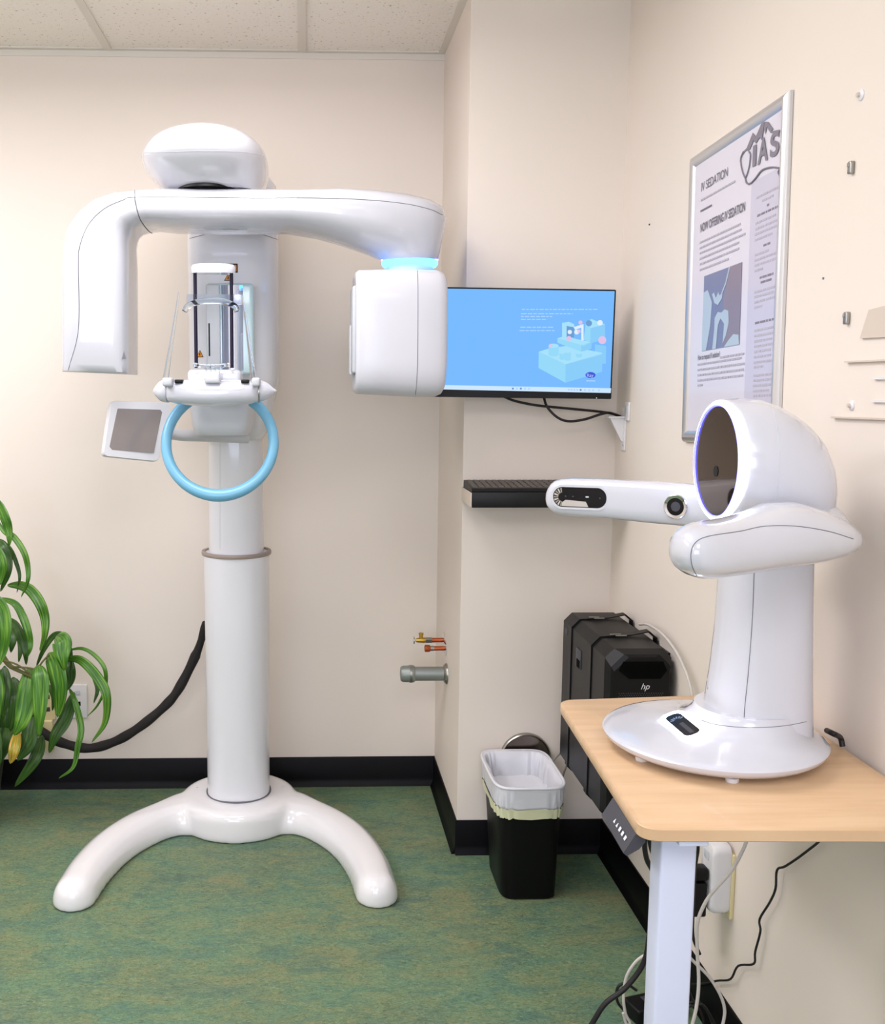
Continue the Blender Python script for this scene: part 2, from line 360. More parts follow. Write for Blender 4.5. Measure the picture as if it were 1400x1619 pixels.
colu = MB().loft([sec((CXm, CYm, z), (1, 0, 0), (0, 1, 0), r, r, 2.5, 64) for z, r in ((zc - .02, .085), (ztop, .082))]).build('upper_column', m_colw, pano)
T = bvh(colu); 
seam('column_groove', T, [(348, 700), (348, 780), (348, 868)], pano, .0007, m_panelgrey)
# carriage (wide upper housing)
def zz(v, y): return W(370, v, y).z
YH = 3.12
def xr(u, y=YH): return W(u, 500, y).x
xa, xb = xr(299), xr(441); xm = (xa + xb) / 2; hw = (xb - xa) / 2
z0 = zz(697, YH); z1 = zz(640, YH); z2 = zz(600, YH); z3 = zz(366, YH); z4 = zz(284, YH); z35 = zz(296, YH)
b = MB(); secs = []
for z, w, cxo, d in ((z0, hw * .55, -.012, .07), (z0 + .008, hw * .7, -.010, .09), (z0 + .03, hw * .80, -.008, .105), (z1, hw * .90, -.004, .12), ((z1 + z2) / 2, hw * .96, -.002, .128), (z2, hw, 0, .13), (1.6, hw, 0, .132), (z3, hw, 0, .132), (z35, hw * .97, -.002, .132), (z4, hw * .9, -.008, .125)):
    secs.append(sec((xm + cxo, YH + .02, z), (1, 0, 0), (0, 1, 0), w, d, 3.4, 72))
house = b.loft(secs).build('carriage_housing', m_colw, pano)
TH = bvh(house)
seam('housing_seam', TH, [(300, 377), (330, 370), (370, 368), (410, 370), (440, 379)], pano)
# overhead head dome
b = MB(); YD = 2.86
def ds(v, ul, ur, ry, n=2.6, yc=YD, v2=None):
    l = W(ul, v, yc - .3 * ry); r = W(ur, v, yc - .3 * ry); ze = W((ul + ur) / 2, v, yc - .75 * ry).z; return sec(((l.x + r.x) / 2, yc, ze), (1, 0, 0), (0, 1, 0), (r.x - l.x) / 2, ry, n, 72)
dome = b.loft([ds(300, 266, 420, .18, 3), ds(292, 258, 417, .20, 2.8), ds(272, 240, 420, .23, 2.6), ds(258, 229, 422, .25, 2.6), ds(246, 224, 423, .262, 2.6), ds(236, 222, 423, .265, 2.6), ds(226, 225, 421, .26, 2.5), ds(217, 231, 417, .25, 2.5),
               ds(209, 240, 409, .23, 2.4), ds(203, 256, 396, .2, 2.4), ds(199, 285, 368, .15, 2.3), ds(197, 310, 345, .06, 2.2)]).build('overhead_cover', m_white, pano)
TD = bvh(dome)
seam('cover_seam', TD, [(226, 241), (260, 240), (320, 239), (380, 240), (416, 245)], pano, .0007, m_panelgrey)
pz = W(328, 298, 2.72); MB().lathe([(.085, -.004), (.084, .002), (.07, .012), (.045, .016), (0, .018)], (pz.x, 2.747, pz.z), n=48).build('hub_cavity_shade', m_dark, pano)  # dark cap at the pivot, painting the shaded hollow under the cover
# C-shaped rotating arm: pairs of outline points (outer, inner)
YA = 2.78; HD = .125
def arm_sec(o, i, hd, n, yc=YA, shear=.0, dz=0):
    kk = .66 if o[0] < 215 and o[1] > 296 else (.42 if o[0] < 500 else .12)
    P = W(*o, yc - kk * hd); Q = W(*i, yc + kk * .9 * hd); P.y = Q.y = yc; c = (P + Q) / 2; U = (P - Q) / 2
    return sec(c, U, (shear, 1, dz), 1, hd, n, 64)
pairs = [((99, 588), (217, 593), .108, 7), ((99, 586), (218, 590), .120, 7), ((98, 575), (218, 580), .125, 6), ((98, 500), (218, 500), .127, 6), ((98, 420), (218, 425), .127, 5.5), ((100, 385), (217, 395), .127, 5), ((106, 358), (219, 384), .127, 4.5),
         ((122, 334), (222, 378), .127, 4), ((145, 315), (228, 373), .127, 3.7), ((175, 303), (240, 370), .127, 3.4), ((212, 298), (255, 369), .127, 3.2), ((260, 298), (280, 370), .127, 3.0),
         ((330, 298), (330, 371), .127, 3.0), ((400, 299), (400, 371), .127, 3.0), ((470, 300), (455, 371), .127, 3.0), ((540, 301), (500, 376), .127, 2.9), ((600, 304), (535, 386), .125, 2.8), ((645, 309), (563, 396), .12, 2.7), ((680, 317), (582, 403), .112, 2.6),
         ((700, 328), (595, 409), .105, 2.5), ((706, 345), (601, 411), .098, 2.4), ((702, 372), (603, 412), .09, 2.3), ((697, 395), (604, 413), .083, 2.2), ((693, 411), (605, 414), .078, 2.1), ((690, 413), (607, 415.5), .074, 2)]
arm = MB().loft([arm_sec(o, i, hd, n, shear=.0) for o, i, hd, n in pairs]).build('rotating_arm', m_white, pano, ang=55)
TA = bvh(arm)
seam('arm_top_seam', TA, [(108, 585), (124, 520), (124, 420), (126, 390), (140, 355), (165, 330), (195, 316), (212, 312), (300, 312), (400, 313), (500, 313), (580, 316), (640, 322), (680, 331), (700, 340)], pano)
seam('arm_joint_seam', TA, [(213, 301), (214, 318), (221, 345), (234, 364), (243, 370)], pano, .0014)
p, X, Y, N = on_surf(TA, 196, 562, (1, 0, 0))
decal('warning_mark', [(-.011, -.009), (.011, -.009), (0, .011)], p, X, Y, N, m_warn, pano)
p, X, Y, N = on_surf(TA, 357, 362, (1, 0, 0))
decal('rating_label', rrect(.11, .016, .003), p, X, Y, N, m_panelgrey, pano)
for q in range(7): decal('label_print', [(-.003, -.0025), (.003, -.0025), (.003, .0025), (-.003, .0025)], p + X * (q * .006 - .005), X, Y, N, m_warn, pano, t=.0009)
# led joint under right end
lc = W(648, 414, YA); zl = lc.z
MB().lathe([(.0735, 0), (.0755, -.002), (.0745, -.012), (.070, -.017), (.060, -.018)], (lc.x, YA, zl + .003), n=64).build('light_ring', m_led, pano, label='glowing cyan light ring')
MB().lathe([(.0745, .0), (.0765, -.0015), (.0745, -.003)], (lc.x, YA, zl + .0055), n=64).build('violet_spill_ring', m_violet, pano, label='added ring casting violet glow on the arm')  # thin glowing ring added to tint the arm above it violet
MB().lathe([(.062, 0), (.062, -.022)], (lc.x, YA, zl - .008), n=48).build('head_joint', m_white2, pano)
# tube head
YT = 2.76
def ths(u, va, vb, hd, n=5.5, yo=0):
    a = W(u, va, 2.64); c = W(u, vb, 2.64); return sec((a.x, YT + yo, (a.z + c.z) / 2), (0, 1, 0), (0, 0, 1), hd, (a.z - c.z) / 2, n, 72)
head = MB().loft([ths(566, 448, 600, .095, 4), ths(563.5, 434, 612, .118, 4.6), ths(564, 427, 619, .127, 5), ths(569, 423, 623.5, .132, 5.2), ths(600, 422, 625, .134, 5.2), ths(660, 422, 628, .134, 5.2), ths(695, 423, 628, .132, 5), ths(704, 426, 624, .128, 5), ths(709, 433, 616, .12, 4.6), ths(711, 448, 600, .10, 4)]).build('tube_head', m_headw, pano, ang=60)
THd = bvh(head)
seam('head_seam', THd, [(660, 424), (661, 450), (661, 520), (660, 590), (657, 627)], pano, .0008)
wz = [W(562, v, 2.72).z for v in (452, 590)]; xh = min(v.x for v in WORLD[head.name][0])
MB().rbox((xh + .001, 2.78, sum(wz) / 2), (.014, .15, wz[0] - wz[1]), .006).build('collimator_window', m_panelgrey, pano)
MB().rbox((xh - .003, 2.82, sum(wz) / 2 - .05), (.014, .05, (wz[0] - wz[1]) * .6), .005).build('window_bezel', m_white2, pano)
c = W(702, 606, 2.84); MB().lathe([(.02, -.012), (.026, -.006), (.026, .006), (.02, .012)], c, (1, 0, 0), 32).build('pivot_cap', m_white2, pano)
# warning stickers and mirror unit on the housing
for (u, v, s_, sq) in ((370, 424, .0125, 1), (361, 438, .0105, 0), (316.5, 559, .0105, 0)):
    p, X, Y, N = on_surf(TH, u, v, (1, 0, 0))
    if sq:
        st = decal('warning_sticker', rrect(.030, .026, .001), p - X * .004, X, Y, N, m_dark, pano, label='square black and orange warning sticker')
        decal('sticker_field', rrect(.023, .018, .001), p - X * .004, X, Y, N, m_orange, st, t=.0012)
    else:
        st = decal('warning_sticker', [(-s_ * 1.15, -s_), (s_ * 1.15, -s_), (0, s_)], p, X, Y, N, m_dark, pano, label='triangular warning sticker', lift=.0005)
        decal('sticker_field', [(-s_ * .9, -s_ * .83), (s_ * .9, -s_ * .83), (0, s_ * .72)], p, X, Y, N, m_orange, st, t=.0014)
        decal('sticker_symbol', rrect(.003, .008, .001), p - Y * .002, X, Y, N, m_dark, st, t=.0019)
YM = 2.94
def wbox(u0, u1, v0, v1, y0, y1, r=.003, seg=3):
    a = W(u0, v0, y0); c = W(u1, v1, y0); return MB().rbox(((a.x + c.x) / 2, (y0 + y1) / 2, (a.z + c.z) / 2), (c.x - a.x, y1 - y0, a.z - c.z), r, seg)
wbox(325, 402, 447, 592, YM + .004, YM + .06, .012, 5).build('mirror_case', m_cyanac, pano, label='pale translucent case')
wbox(325, 349, 449, 588, YM - .006, YM + .01, .005).build('mirror_cover', m_panelgrey, pano)
wbox(329.5, 332.5, 511, 563, YM - .008, YM - .002, .001).build('slot', m_dark, pano)
a = W(350, 451, YM); c = W(385, 585, YM)
MB().loft([[Vector((x, YM + .003 - .014 * math.sin(PI * (x - a.x) / (c.x - a.x)), z)) for x in [a.x + (c.x - a.x) * q / 16 for q in range(17)]] + [Vector((x, YM + .02, z)) for x in (c.x, a.x)] for z in (c.z, a.z)]).build('positioning_mirror', m_mirror, pano)
# chin carriage behind tray
a = W(300, 636, 2.78); b2 = W(402, 636, 2.78)
MB().loft([sec(((a.x + b2.x) / 2, 2.86, W(350, v, 2.78).z), (1, 0, 0), (0, 1, 0), (b2.x - a.x) / 2 * k_, d_, 5, 48) for v, k_, d_ in ((688, .80, .12), (685, .86, .13), (672, .93, .14), (640, 1, .15), (628, 1, .15))]).build('chin_support_bracket', m_white2, pano)
YT2 = 2.60
# tray body
def trs(u, vt, vb, d, n=2.6):
    P = W(u, vt, YT2); Q = W(u, vb, YT2); return sec((P.x, YT2 + .01, (P.z + Q.z) / 2), (0, 1, 0), (0, 0, 1), d, (P.z - Q.z) / 2, n, 40)
tray = MB().loft([trs(264, 608, 634, .03), trs(267, 605, 636, .038), trs(280, 601, 639, .05), (trs(300, 600, 641, .058)), trs(336, 600, 643, .062), trs(372, 600, 641, .058), trs(395, 601, 639, .05), trs(406, 605, 636, .04), trs(409, 608, 634, .03)]).build('bite_tray', m_tray, pano, ang=50)
TT = bvh(tray)
seam('tray_seam', TT, [(287, 601), (287, 615), (340, 616), (383, 615), (383, 601)], pano, .0006, m_panelgrey)
for s in (0, 1):
    us = (264, 260, 253, 246, 242) if s == 0 else (411, 416, 424, 432, 437)
    rr = (18, 17.5, 15, 8, 1.5) if s == 0 else (16, 15.5, 12, 5, 1)
    MB().loft([sec(W(u, 618, YT2 + .01), (0, 1, 0), (0, 0, 1), r_ * .00165, r_ * .00165, 2, 32) for u, r_ in zip(us, rr)]).build('adjustment_knob', m_tray, pano)
    u = 265.5 if s == 0 else 409.5
    MB().loft([sec(W(u + q, 619, YT2 + .01), (0, 1, 0), (0, 0, 1), .028, .028, 2, 32) for q in (-1.6, 1.6)]).build('knob_ring', m_steel, pano)
    u0, u1 = ((276, 289) if s == 0 else (381, 394))
    wbox(u0, u1, 600, 606, 2.56, 2.6, .003).build('latch', m_dark, pano)
wbox(256, 272, 597, 611, 2.54, 2.60, .006).build('rod_clamp', m_panelgrey, pano); wbox(398, 411, 597, 611, 2.54, 2.60, .006).build('rod_clamp', m_panelgrey, pano)
# chin rest block
wbox(296, 381, 584, 606, 2.62, 2.74, .012, 5).build('chin_rest_base', m_tray, pano)
wbox(323, 348, 588, 606, 2.545, 2.62, .005).build('bite_block_holder', m_tray, pano)
a = W(336, 582, 2.6)
MB().tube([a + Vector((.042 * math.cos(t), -.02 + .03 * math.sin(t), .004 * math.cos(t) ** 2 + .004)) for t in [PI + PI * q / 16 for q in range(17)]], .005, 10).build('chin_cup', m_clear, pano)
for u in (326, 333, 340, 347): MB().rbox(W(u, 584, 2.6), (.005, .02, .014), .002).build('bite_guide', m_clear, pano)
# head support: rods and cap
capo = MB().loft([sec((W(337, v, YT2).x, YT2 + .01, W(337, v, YT2).z), (1, 0, 0), (0, 1, 0), k_ * .055, k_ * .028, 3, 40) for v, k_ in ((432, .99), (430, 1), (422, 1), (418.5, .93), (417, .78))]).build('head_support_cap', m_tray, pano)
for u0, u1 in ((308.5, 310.5), (366, 367)):
    MB().tube([W(u0, 430, YT2 + .01), W(u1, 582, YT2 + .01)], .0046, 14).build('support_rod', m_navy, pano)
wbox(295, 383, 465, 482, YT2 - .004, YT2 - .001, .001).build('forehead_plate', m_clear2, pano)
fr = crv([W(292, 492, 2.56), W(297, 484, 2.555), (W(315, 477, 2.55)), W(335, 475, 2.548), W(355, 477, 2.55), W(371, 484, 2.555), W(375, 492, 2.56)], 5)
MB().tube(fr, .006, 10, flat=1.3).build('forehead_rest', m_clear, pano)
for q, pts in enumerate((((283, 462), (276, 510), (268, 560), (262, 600)), ((383, 466), (390, 512), (396, 558), (401, 600)))):
    P = [W(u, v, YT2 - .02) for u, v in pts]
    MB().tube(crv(P, 4), [.0022 + .0052 * i / 12 for i in range(13)], 10).build('temple_rod', m_clear, pano)
# handle ring
hc = W(348, 700, 2.64); R_ = (W(433, 703, 2.64).x - W(263, 703, 2.64).x) / 2
pts = [hc + Vector((R_ * math.cos(t), .05 * math.sin(t), R_ * .95 * math.sin(t))) for t in [math.radians(126 + 288 * q / 60) for q in range(61)]]
MB().tube(pts, [.0165 - .003 * abs(math.cos(math.radians(126 + 288 * q / 60))) for q in range(61)], 20).build('handle_ring', m_blue, pano)
# control screen on its arm
MB().tube(crv([W(392, 692, 3.0), W(340, 690, 2.96), W(290, 688, 2.88), W(262, 684, 2.84)], 6), .0165, 20).build('screen_arm', m_white2, pano)
q4 = [W(176, 633, 2.72), W(272, 637, 2.80), W(251, 730, 2.76), W(163, 721, 2.68)]
c4 = sum(q4, Vector()) / 4; X = ((q4[1] - q4[0]) + (q4[2] - q4[3])).normalized(); Y = ((q4[0] - q4[3]) + (q4[1] - q4[2])); Y = (Y - X * Y.dot(X)).normalized(); N = X.cross(Y)
sk = .13
def quadp(s, lift=0, r=.09, n=5):     # rounded quad following the four corners
    out = []
    for i in range(4):
        a = q4[i - 1]; b_ = q4[i]; c_ = q4[(i + 1) % 4]
        P = [c4 + (p_ - c4) * s for p_ in (a, b_, c_)]
        A_ = P[1] + (P[0] - P[1]) * r; B_ = P[1] + (P[2] - P[1]) * r
        for k_ in range(n + 1): t = k_ / n; out.append(A_ * (1 - t) ** 2 + P[1] * 2 * t * (1 - t) + B_ * t * t + N * lift)
    return out
mon = MB().loft([quadp(.9, -.032), quadp(.985, -.026), quadp(1, -.018), quadp(1, -.003), quadp(.985, 0)]).build('control_screen', m_white2, pano, label='white tilted touchscreen')
scr4 = [W(186, 646, 2.7), W(257, 648, 2.7), W(243, 716, 2.7), W(171, 711, 2.7)]
scr4 = []
for u, v in ((186, 646), (257, 648), (243, 716), (172, 711)):
    d = ray(u, v); t = (c4 - EYE).dot(N) / d.dot(N); scr4.append(EYE + d * t + N * .0004)
MB().prism(scr4, N * .0008).build('display_glass', m_lcd, mon)
# black sleeve running to wall
hp_ = [(326, 985, 3.27), (312, 1030, 3.3), (285, 1085, 3.32), (262, 1115, 3.33), (220, 1150, 3.34), (180, 1173, 3.35), (140, 1183, 3.35), (100, 1175, 3.34), (70, 1160, 3.34), (30, 1135, 3.35)]
P = crv([W(*q) for q in hp_], 8)
slv = MB().tube(P, [.013 + .003 * (i > 8) + .001 * math.sin(i * .9) for i in range(len(P))], 16).build('cable_sleeve', m_hose, label='thick black sleeved cable drooping from the x-ray column towards the plant', cat='cable')
for i in (14, 30, 48): MB().tube([P[i] * .7 + P[i - 1] * .3, P[i] * .3 + P[i + 1] * .7], .0185, 16).build('tie_band', m_dark, slv) if False else None
# ------------------------------------------------------------------ desk
ZT = .80
dk = empty('standing_desk', (.665, 1.56, 0), 'small pale maple height-adjustable desk with one white leg in view', 'desk')
cs = [(.4425, 1.274), (.870, 1.262), (.872, 1.868), (.470, 1.834)]
def rounded(poly, r, n=6):
    out = []; m = len(poly)
    for i in range(m):
        a = Vector(poly[i - 1]); b_ = Vector(poly[i]); c_ = Vector(poly[(i + 1) % m])
        A_ = b_ + (a - b_).normalized() * r; B_ = b_ + (c_ - b_).normalized() * r
        for k_ in range(n + 1): t = k_ / n; out.append(A_ * (1 - t) ** 2 + b_ * 2 * t * (1 - t) + B_ * t * t)
    return out
rp = rounded(cs, .03)
cen = sum(rp, Vector((0, 0))) / len(rp)
def lay(z, s): return [Vector((*(cen + (p - cen) * s), z)) for p in rp]
MB().loft([lay(ZT - .018, .994), lay(ZT - .0165, 1), lay(ZT - .0015, 1), lay(ZT, .994)]).build('desktop', m_wood, dk)
yl = 1.33; xl0 = W(1047, 1325, yl).x; xl1 = W(1104, 1325, yl).x
for nm, dx in (('leg', 0), ('leg', .368)):
    MB().rbox(((xl0 + xl1) / 2 + dx, yl + .022, .39), (xl1 - xl0, .044, .744), .004).build(nm, m_legw, dk)
for dx in (0, .368): MB().rbox(((xl0 + xl1) / 2 + dx, yl + .12, .0175), (.05, .46, .035), .006).build('foot', m_legw, dk)
MB().rbox(((xl0 + xl1) / 2 + .18, yl + .022, .776), (.38, .04, .012), .003).build('crossbar', m_legw, dk)
for dx in (0, .368): MB().rbox(((xl0 + xl1) / 2 + dx, yl + .16, .777), (.04, .42, .010), .002).build('support_rail', m_legw, dk)
# controller under left edge
a = WZ(950, 1255, ZT - .03); b2 = WZ(996, 1318, ZT - .05)
ctr = empty('dummy', (0, 0, 0), 'x', 'x'); bpy.data.objects.remove(ctr)
e0 = Vector((.4425, 1.274)); e1 = Vector((.470, 1.834)); ed = (e1 - e0).normalized()
pc = e0 + ed * .088; hl = .062
dirL = Vector((ed.y, -ed.x)) * -1        # outwards (towards -x)
def cp_(t, o, z): q = pc + ed * t + dirL * o; return Vector((q.x, q.y, z))
prof = [(-.002, ZT - .0185), (.0, ZT - .020), (.015, ZT - .046), (.010, ZT - .050), (-.006, ZT - .040), (-.014, ZT - .03), (-.014, ZT - .0185)]
ctl = MB().loft([[cp_(t, o * s_, z) for o, z in prof] for t, s_ in ((-hl, 1), (hl, 1))]).build('height_controller', m_grey, dk, label='grey keypad with white symbols', ang=25)
TC = bvh(ctl)
A_ = cp_(0, .0, ZT - .020); B_ = cp_(0, .015, ZT - .046); Yc = (A_ - B_).normalized(); Xc = Vector((ed.x, ed.y, 0)); Nc = Vector((dirL.x, dirL.y, 0)); Nc = (Nc - Yc * Nc.dot(Yc)).normalized(); A_ = A_ + Yc * 0
for i, ch in enumerate(('^', 'v', '1', '2', '3')):
    q = (A_ + B_) / 2 + Xc * (.012 - .014 * i) + Nc * .0008
    MB().prism([q + Xc * dx_ + Yc * dy_ for dx_, dy_ in ((-.0032, -.003), (.0032, -.003), (.0032 * (i > 1), .003), (-.0032 * (i > 1), .0031))], Nc * .0006).build('button_mark', m_text_w, ctl)
# ------------------------------------------------------------------ face scanner
SX, SY = .655, 1.57
fs = empty('face_scanner', (SX, SY, ZT), 'white facial scanner with oval mirror, glowing ring and camera arms standing on the desk', 'scanner')
def circ(x, y, z, rx, ry=None, n=2): return sec((x, y, z), (1, 0, 0), (0, 1, 0), rx, ry or rx, n, 80)
disc = MB().loft([circ(SX, SY, ZT + .006, .12), circ(SX, SY, ZT + .008, .140), circ(SX, SY, ZT + .013, .160), circ(SX, SY, ZT + .021, .1705), circ(SX, SY, ZT + .0265, .172), circ(SX, SY, ZT + .0295, .169), circ(SX + .002, SY, ZT + .032, .160), circ(SX + .01, SY, ZT + .0345, .142, .145), circ(SX + .025, SY, ZT + .038, .122, .123),
                   circ(SX + .038, SY, ZT + .043, .105, .106), circ(SX + .048, SY, ZT + .052, .090, .090), circ(SX + .0535, SY, ZT + .066, .083, .082), circ(SX + .0545, SY, ZT + .074, .0815, .080)]).build('base_disc', m_white, fs, ang=60)
for a_ in (-100, -20, 80, 200): MB().lathe([(.009, 0), (.010, .002), (.010, .007)], (SX + .138 * math.cos(math.radians(a_)), SY + .138 * math.sin(math.radians(a_)), ZT), n=24).build('foot', m_plate, fs)
secs = []
for v, ul, ur in ((1152, 1106, 1281), (1140, 1109, 1281), (1110, 1116, 1281), (1060, 1124, 1281), (1000, 1131, 1281.5), (950, 1135, 1282), (900, 1138, 1283), (850, 1142, 1284), (815, 1145, 1284)):
    l = W(ul, v, SY); r = W(ur, v, SY); secs.append(sec(((l.x + r.x) / 2, SY, l.z), (1, 0, 0), (0, 1, 0), (r.x - l.x) / 2 * .925, (r.x - l.x) / 2 * .86, 2.5, 64))
colm = MB().loft(secs).build('column', m_white, fs)
TCo = bvh(colm)
seam('column_seam', TCo, [(1193, 905), (1190, 980), (1184, 1060), (1178, 1120), (1177, 1146)], fs, .0006)
seam('collar_seam', bvh(disc, colm), [(1110, 1139), (1125, 1144), (1150, 1148), (1177, 1150), (1210, 1150), (1245, 1147), (1276, 1141)], fs, .0005)
p, X, Y, N = on_surf(TCo, 1119, 1082, (1, 0, 0)); [decal('small_print', rrect(w_, .0035, .001), p + X * dx_ - Y * dx_ * .3, X, Y, N, m_inkl, fs, t=.0003) for dx_, w_ in ((-.006, .005), (.001, .006), (.008, .005))]
# head
mc = W(1133, 729, SY); mz = mc.z; R0 = (W(1133, 633, SY).z - W(1133, 826, SY).z) / 2
def hs(u, vt, vb, ry, n=2.15):
    a = W(u, vt, SY); c = W(u, vb, SY); return sec((a.x, SY, (a.z + c.z) / 2), (0, 1, 0), (0, 0, 1), ry, (a.z - c.z) / 2, n, 72)
hd_ = MB().loft([hs(1139, 636, 823, .088, 2), hs(1141, 633, 826, .0905, 2), hs(1152, 631, 829, .094, 2), hs(1168, 629, 833, .098, 2), hs(1192, 630, 838, .102), hs(1217, 638, 842, .102), hs(1241, 650, 844, .098), hs(1262, 665, 846, .091), hs(1280, 684, 844, .08), hs(1293, 704, 840, .066), hs(1303, 728, 836, .048), hs(1310, 752, 825, .03), hs(1312, 775, 800, .01)]).build('mirror_head', m_white, fs, ang=70)
THe = bvh(hd_)
seam('head_seam', THe, [(1222, 640), (1230, 680), (1233, 730), (1231, 770), (1225, 795)], fs, .0006, m_panelgrey)
xmr = W(1140, 729, SY).x; rM = R0
MB().loft([sec((xmr + dx_, SY, mz), (0, 1, 0), (0, 0, 1), rM * k_, rM * k_, 2, 72) for dx_, k_ in ((.002, .99), (-.005, .995), (-.008, .97), (-.0085, .93), (-.006, .9), (.002, .9))], cap=False).build('glow_ring', m_glow, fs, label='glowing white ring')
MB().lathe([(rM * .905, .002), (rM * .905, .0045)], (xmr - .002, SY, mz), (-1, 0, 0), 64).build('mirror', m_tint, fs, label='dark tinted oval mirror')
MB().loft([sec((xmr - .002 - h_, SY, mz), (0, 1, 0), (0, 0, 1), rM * k_, rM * k_, 2, 72) for k_, h_ in ((.905, .0045), (.922, .0065), (.915, .008), (.893, .0052))], cap=False).build('inner_glow', m_vio2, fs, label='violet-blue inner glow')  # glowing ring added to imitate the bluish fringe of the ring light
MB().lathe([(.0085, 0), (.0085, .001)], (xmr - .0064, SY, W(1132, 745, SY).z), (-1, 0, 0), 24).build('hidden_camera', m_dark, fs)
# near arm
YN = 1.29
def yarm(u): t = max(0, min(1, (u - 1062) / 301)); return 1.29 + .17 * t
secs = []
for u, vt, vb, d in ((1061.5, 868, 880, .012), (1064, 853, 893, .024), (1070, 842, 901, .033), (1080, 833, 908, .040), (1095, 827, 913, .045), (1120, 823, 913, .047), (1150, 818, 909, .048), (1185, 809, 903, .052), (1215, 797, 898, .057), (1255, 794, 893, .058), (1290, 803, 887, .055), (1320, 815, 880, .047), (1343, 828, 872, .034), (1357, 838, 864, .022), (1363, 846, 857, .009)):
    y = yarm(u); u = 1062 + (u - 1062) * .947 + 9; a = W(u, vt, y); c = W(u, vb, y); secs.append(sec((a + c) / 2, Vector((-.16, 1, 0)).normalized(), (0, 0, 1), d, (a.z - c.z) / 2, 2.35, 48))
narm = MB().loft(secs).build('near_camera_arm', m_white, fs, ang=70)
TN = bvh(narm)
seam('arm_seam', TN, [(1102, 910), (1095, 895), (1093, 875), (1100, 858), (1120, 848), (1170, 840), (1210, 832), (1260, 832), (1310, 840), (1350, 852)], fs, .0006)
# shoulder blending head and arms
secs = []
for v, ul, ur, ry in ((786, 1200, 1302, .05), (795, 1192, 1308, .075), (806, 1180, 1315, .10), (818, 1165, 1318, .125), (832, 1150, 1322, .135), (848, 1140, 1320, .135), (860, 1145, 1310, .12), (870, 1155, 1295, .095)):
    l = W(ul, v, SY); r = W(ur, v, SY); secs.append(sec(((l.x + r.x) / 2, SY - .0, l.z), (1, 0, 0), (0, 1, 0), (r.x - l.x) / 2, ry, 2.3, 64))
MB().loft(secs).build('shoulder', m_white, fs, ang=70)
# far arm
def yf(u): t = (u - 863) / 300; return 1.88 - .22 * t
secs = []
for u, vt, vb, d in ((863.5, 781, 791, .006), (866, 773, 799, .014), (871, 765, 805, .020), (878, 760, 809.5, .025), (888, 757, 812.5, .028), (905, 756, 814.5, .03), (960, 757, 818, .031), (1020, 760, 825, .032), (1070, 763, 829.5, .034), (1120, 768, 833, .037), (1170, 774, 838, .04)):
    y = yf(u); a = W(u, vt, y); c = W(u, vb, y); secs.append(sec((a + c) / 2, Vector((.3, 1, 0)).normalized(), (0, 0, 1), d, (a.z - c.z) / 2, 3.4, 56))
farm = MB().loft(secs).build('far_camera_arm', m_white, fs, ang=60)
TF = bvh(farm)
p, X, Y, N = on_surf(TF, 917, 786.5, (1, 0, 0)); X = (W(958, 788, yf(958)) - W(875, 785, yf(875))).normalized(); N = (N - X * N.dot(X)).normalized(); Y = N.cross(X)
wl = (W(958, 788, yf(958)) - W(875, 785, yf(875))).length; wh = (W(917, 771, yf(917)) - W(917, 802, yf(917))).length
p = p + X * .0
decal('window_rim', rrect(wl * 1.08, wh * 1.22, wh * .60, 10), p, X, Y, N, m_white, fs, t=.0020, lift=-.001)
win = decal('camera_window', rrect(wl, wh, wh * .49, 10), p, X, Y, N, m_lens, fs, t=.0024, lift=-.001)
for q in range(9):
    a_ = math.radians(100 + 160 * q / 8); cc = p - X * (wl / 2 - wh * .5)
    pr_ = [cc + (X * math.cos(a_ + da) + Y * math.sin(a_ + da)) * r_ * wh for da, r_ in ((-.11, .22), (-.11, .46), (.11, .46), (.11, .22))]
    MB().prism([z_ + N * .0012 for z_ in pr_], N * .0009).build('reflector_facet', m_chrome if q % 2 else m_steel, win)
MB().prism([p + X * a_ * wl + Y * b_ * wh + N * .0013 for a_, b_ in ((-.36, -.46), (.17, -.46), (.12, -.2), (-.26, -.14), (-.34, -.30))], N * .0004).build('reflector_strip', m_chrome, win)
for dx_ in (-.26, -.12, .13, .16, .38): MB().lathe([(.0016, 0), (.0014, .0006)], p + X * dx_ * wl + Y * wh * (.04 if dx_ < .2 else 0) + N * .0014, N, 12).build('sensor_dot', m_panelgrey if .1 < dx_ < .2 else m_grey, win)
p, X, Y, N = on_surf(TF, 1069.5, 801, (1, 0, 0)); N = (N * 1.0 + Vector((-.12, -.1, 0))).normalized(); X = (X - N * X.dot(N)).normalized(); Y = N.cross(X)
cmr = MB().lathe([(.0208, -.004), (.0208, .0012), (.0196, .0022), (.0150, .0012), (.0145, -.001)], p + N * .002, N, 40).build('round_camera', m_chrome, fs)
MB().lathe([(.0150, 0), (.0145, .0010), (.010, .0014)], p + N * .0006, N, 32).build('lens', m_lens, cmr)
MB().lathe([(.0085, 0), (.0080, .0008)], p + N * .0018, N, 24).build('lens_glass', m_grey, cmr)
